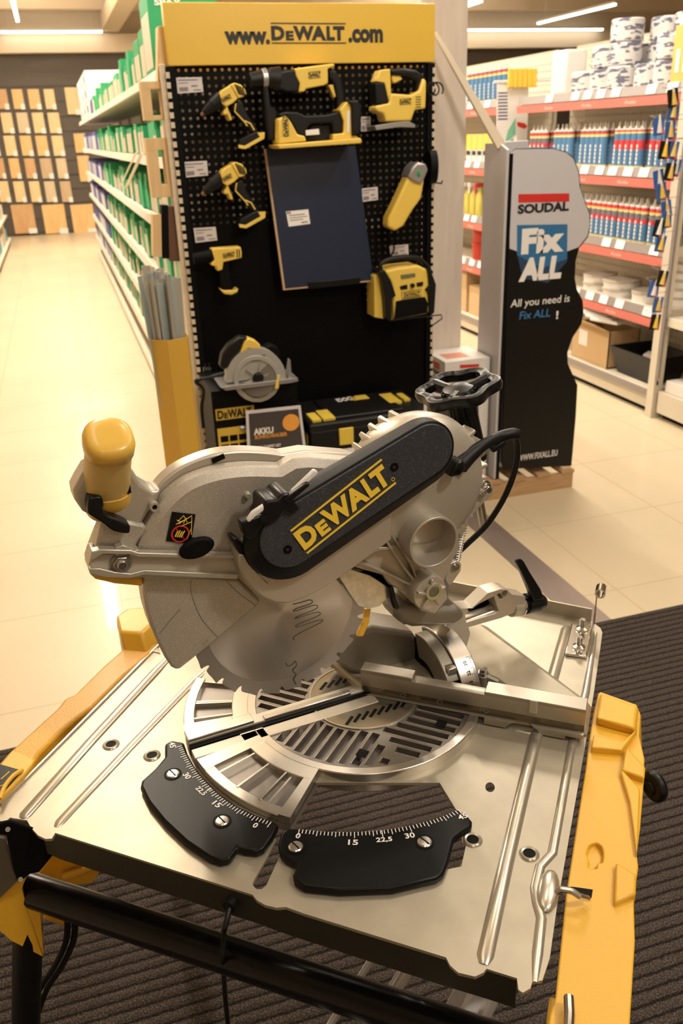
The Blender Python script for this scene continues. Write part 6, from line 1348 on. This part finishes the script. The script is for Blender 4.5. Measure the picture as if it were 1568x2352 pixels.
t = thing('black_tray', 'black plastic crate on the bottom right shelf holding red packs', 'crate', (3.36, 4.38, .16))
g = G().loft([[V((3.26, 4.24, .161)), V((3.46, 4.24, .161)), V((3.46, 4.58, .161)), V((3.26, 4.58, .161))], [V((3.21, 4.20, .33)), V((3.52, 4.20, .33)), V((3.52, 4.62, .33)), V((3.21, 4.62, .33))], [V((3.225, 4.215, .33)), V((3.505, 4.215, .33)), V((3.505, 4.605, .33)), V((3.225, 4.605, .33))], [V((3.27, 4.25, .17)), V((3.45, 4.25, .17)), V((3.45, 4.57, .17)), V((3.27, 4.57, .17))]])
obj('crate', g, BLK, t, .002)
for k in range(4): tag(obj('red_pack', G().box((3.32+.03*k, 4.32+.05*k, .26+.015*(k % 2)), (.10, .06, .03), (V((.8, .6, 0)), V((-.6, .8, 0)), V((0, 0, 1)))), CRD if k % 2 == 0 else WHT, None, .003), ('red', 'white', 'red', 'white')[k]+' pack in the black crate, %s from the right' % ordn(k), 'pack')
# blister packs hanging on the end upright
PKB = M('pack_blue', (.03, .12, .42), .4); PKY = M('pack_yellow', (.72, .50, .12), .4)
for k, (px, py) in enumerate(((1545, 225), (1512, 290), (1538, 300), (1525, 345), (1545, 345), (1512, 410), (1538, 395), (1518, 440), (1530, 480), (1512, 525), (1530, 505), (1516, 560), (1520, 640), (1500, 665), (1510, 700), (1504, 740), (1545, 255), (1550, 385))):
    c = aY(px, py, 3.96+.02*(k % 3)); t = thing('blister_pack', 'x', 'blister pack', tuple(c), 0, 'blister packs on the rack end')
    t['label'] = 'small blue and yellow blister pack hanging on the rack end, %s from the top' % ordn(k)
    s_ = 1; tl = random.uniform(-.25, .25); X_ = V((math.cos(tl), 0, math.sin(tl))); Z_ = V((-math.sin(tl), 0, math.cos(tl)))
    obj('hang_wire', G().tube([c+Z_*.035, V((c.x, 4.06, c.z+.05)), V((3.182, 4.08, c.z+.05))], .0015, 5), GSTR, t)
    obj('card', G().box(c, (.062, .003, .085), (X_, V((0, 1, 0)), Z_)), PKB if k % 3 else BLK, t, .001)
    obj('tube', G().cyl(c+V((0, -.010, 0))-Z_*.03, c+V((0, -.010, 0))+Z_*.03, .014, .006, 12), (PKY, WHT, PKY, YC)[k % 4], t)
    obj('cap', G().cyl(c+V((0, -.010, 0))+Z_*.03, c+V((0, -.010, 0))+Z_*.055, .006, .003, 8), WHT, t)
    obj('corner', G().box(c+X_*.022-Z_*.035+V((0, -.002, 0)), (.02, .001, .014), (X_, V((0, 1, 0)), Z_)), CRD, t)
obj('peg_strip', G().bb(3.175, 3.19, 4.07, 4.09, .25, 2.0), GSTR, r4)
for P in P_+PB_+list(CK.values())+[ro]:
    if id(P) not in used:
        for c_ in list(P.children):
            for d2 in list(c_.children): bpy.data.objects.remove(d2)
            bpy.data.objects.remove(c_)
        bpy.data.objects.remove(P)
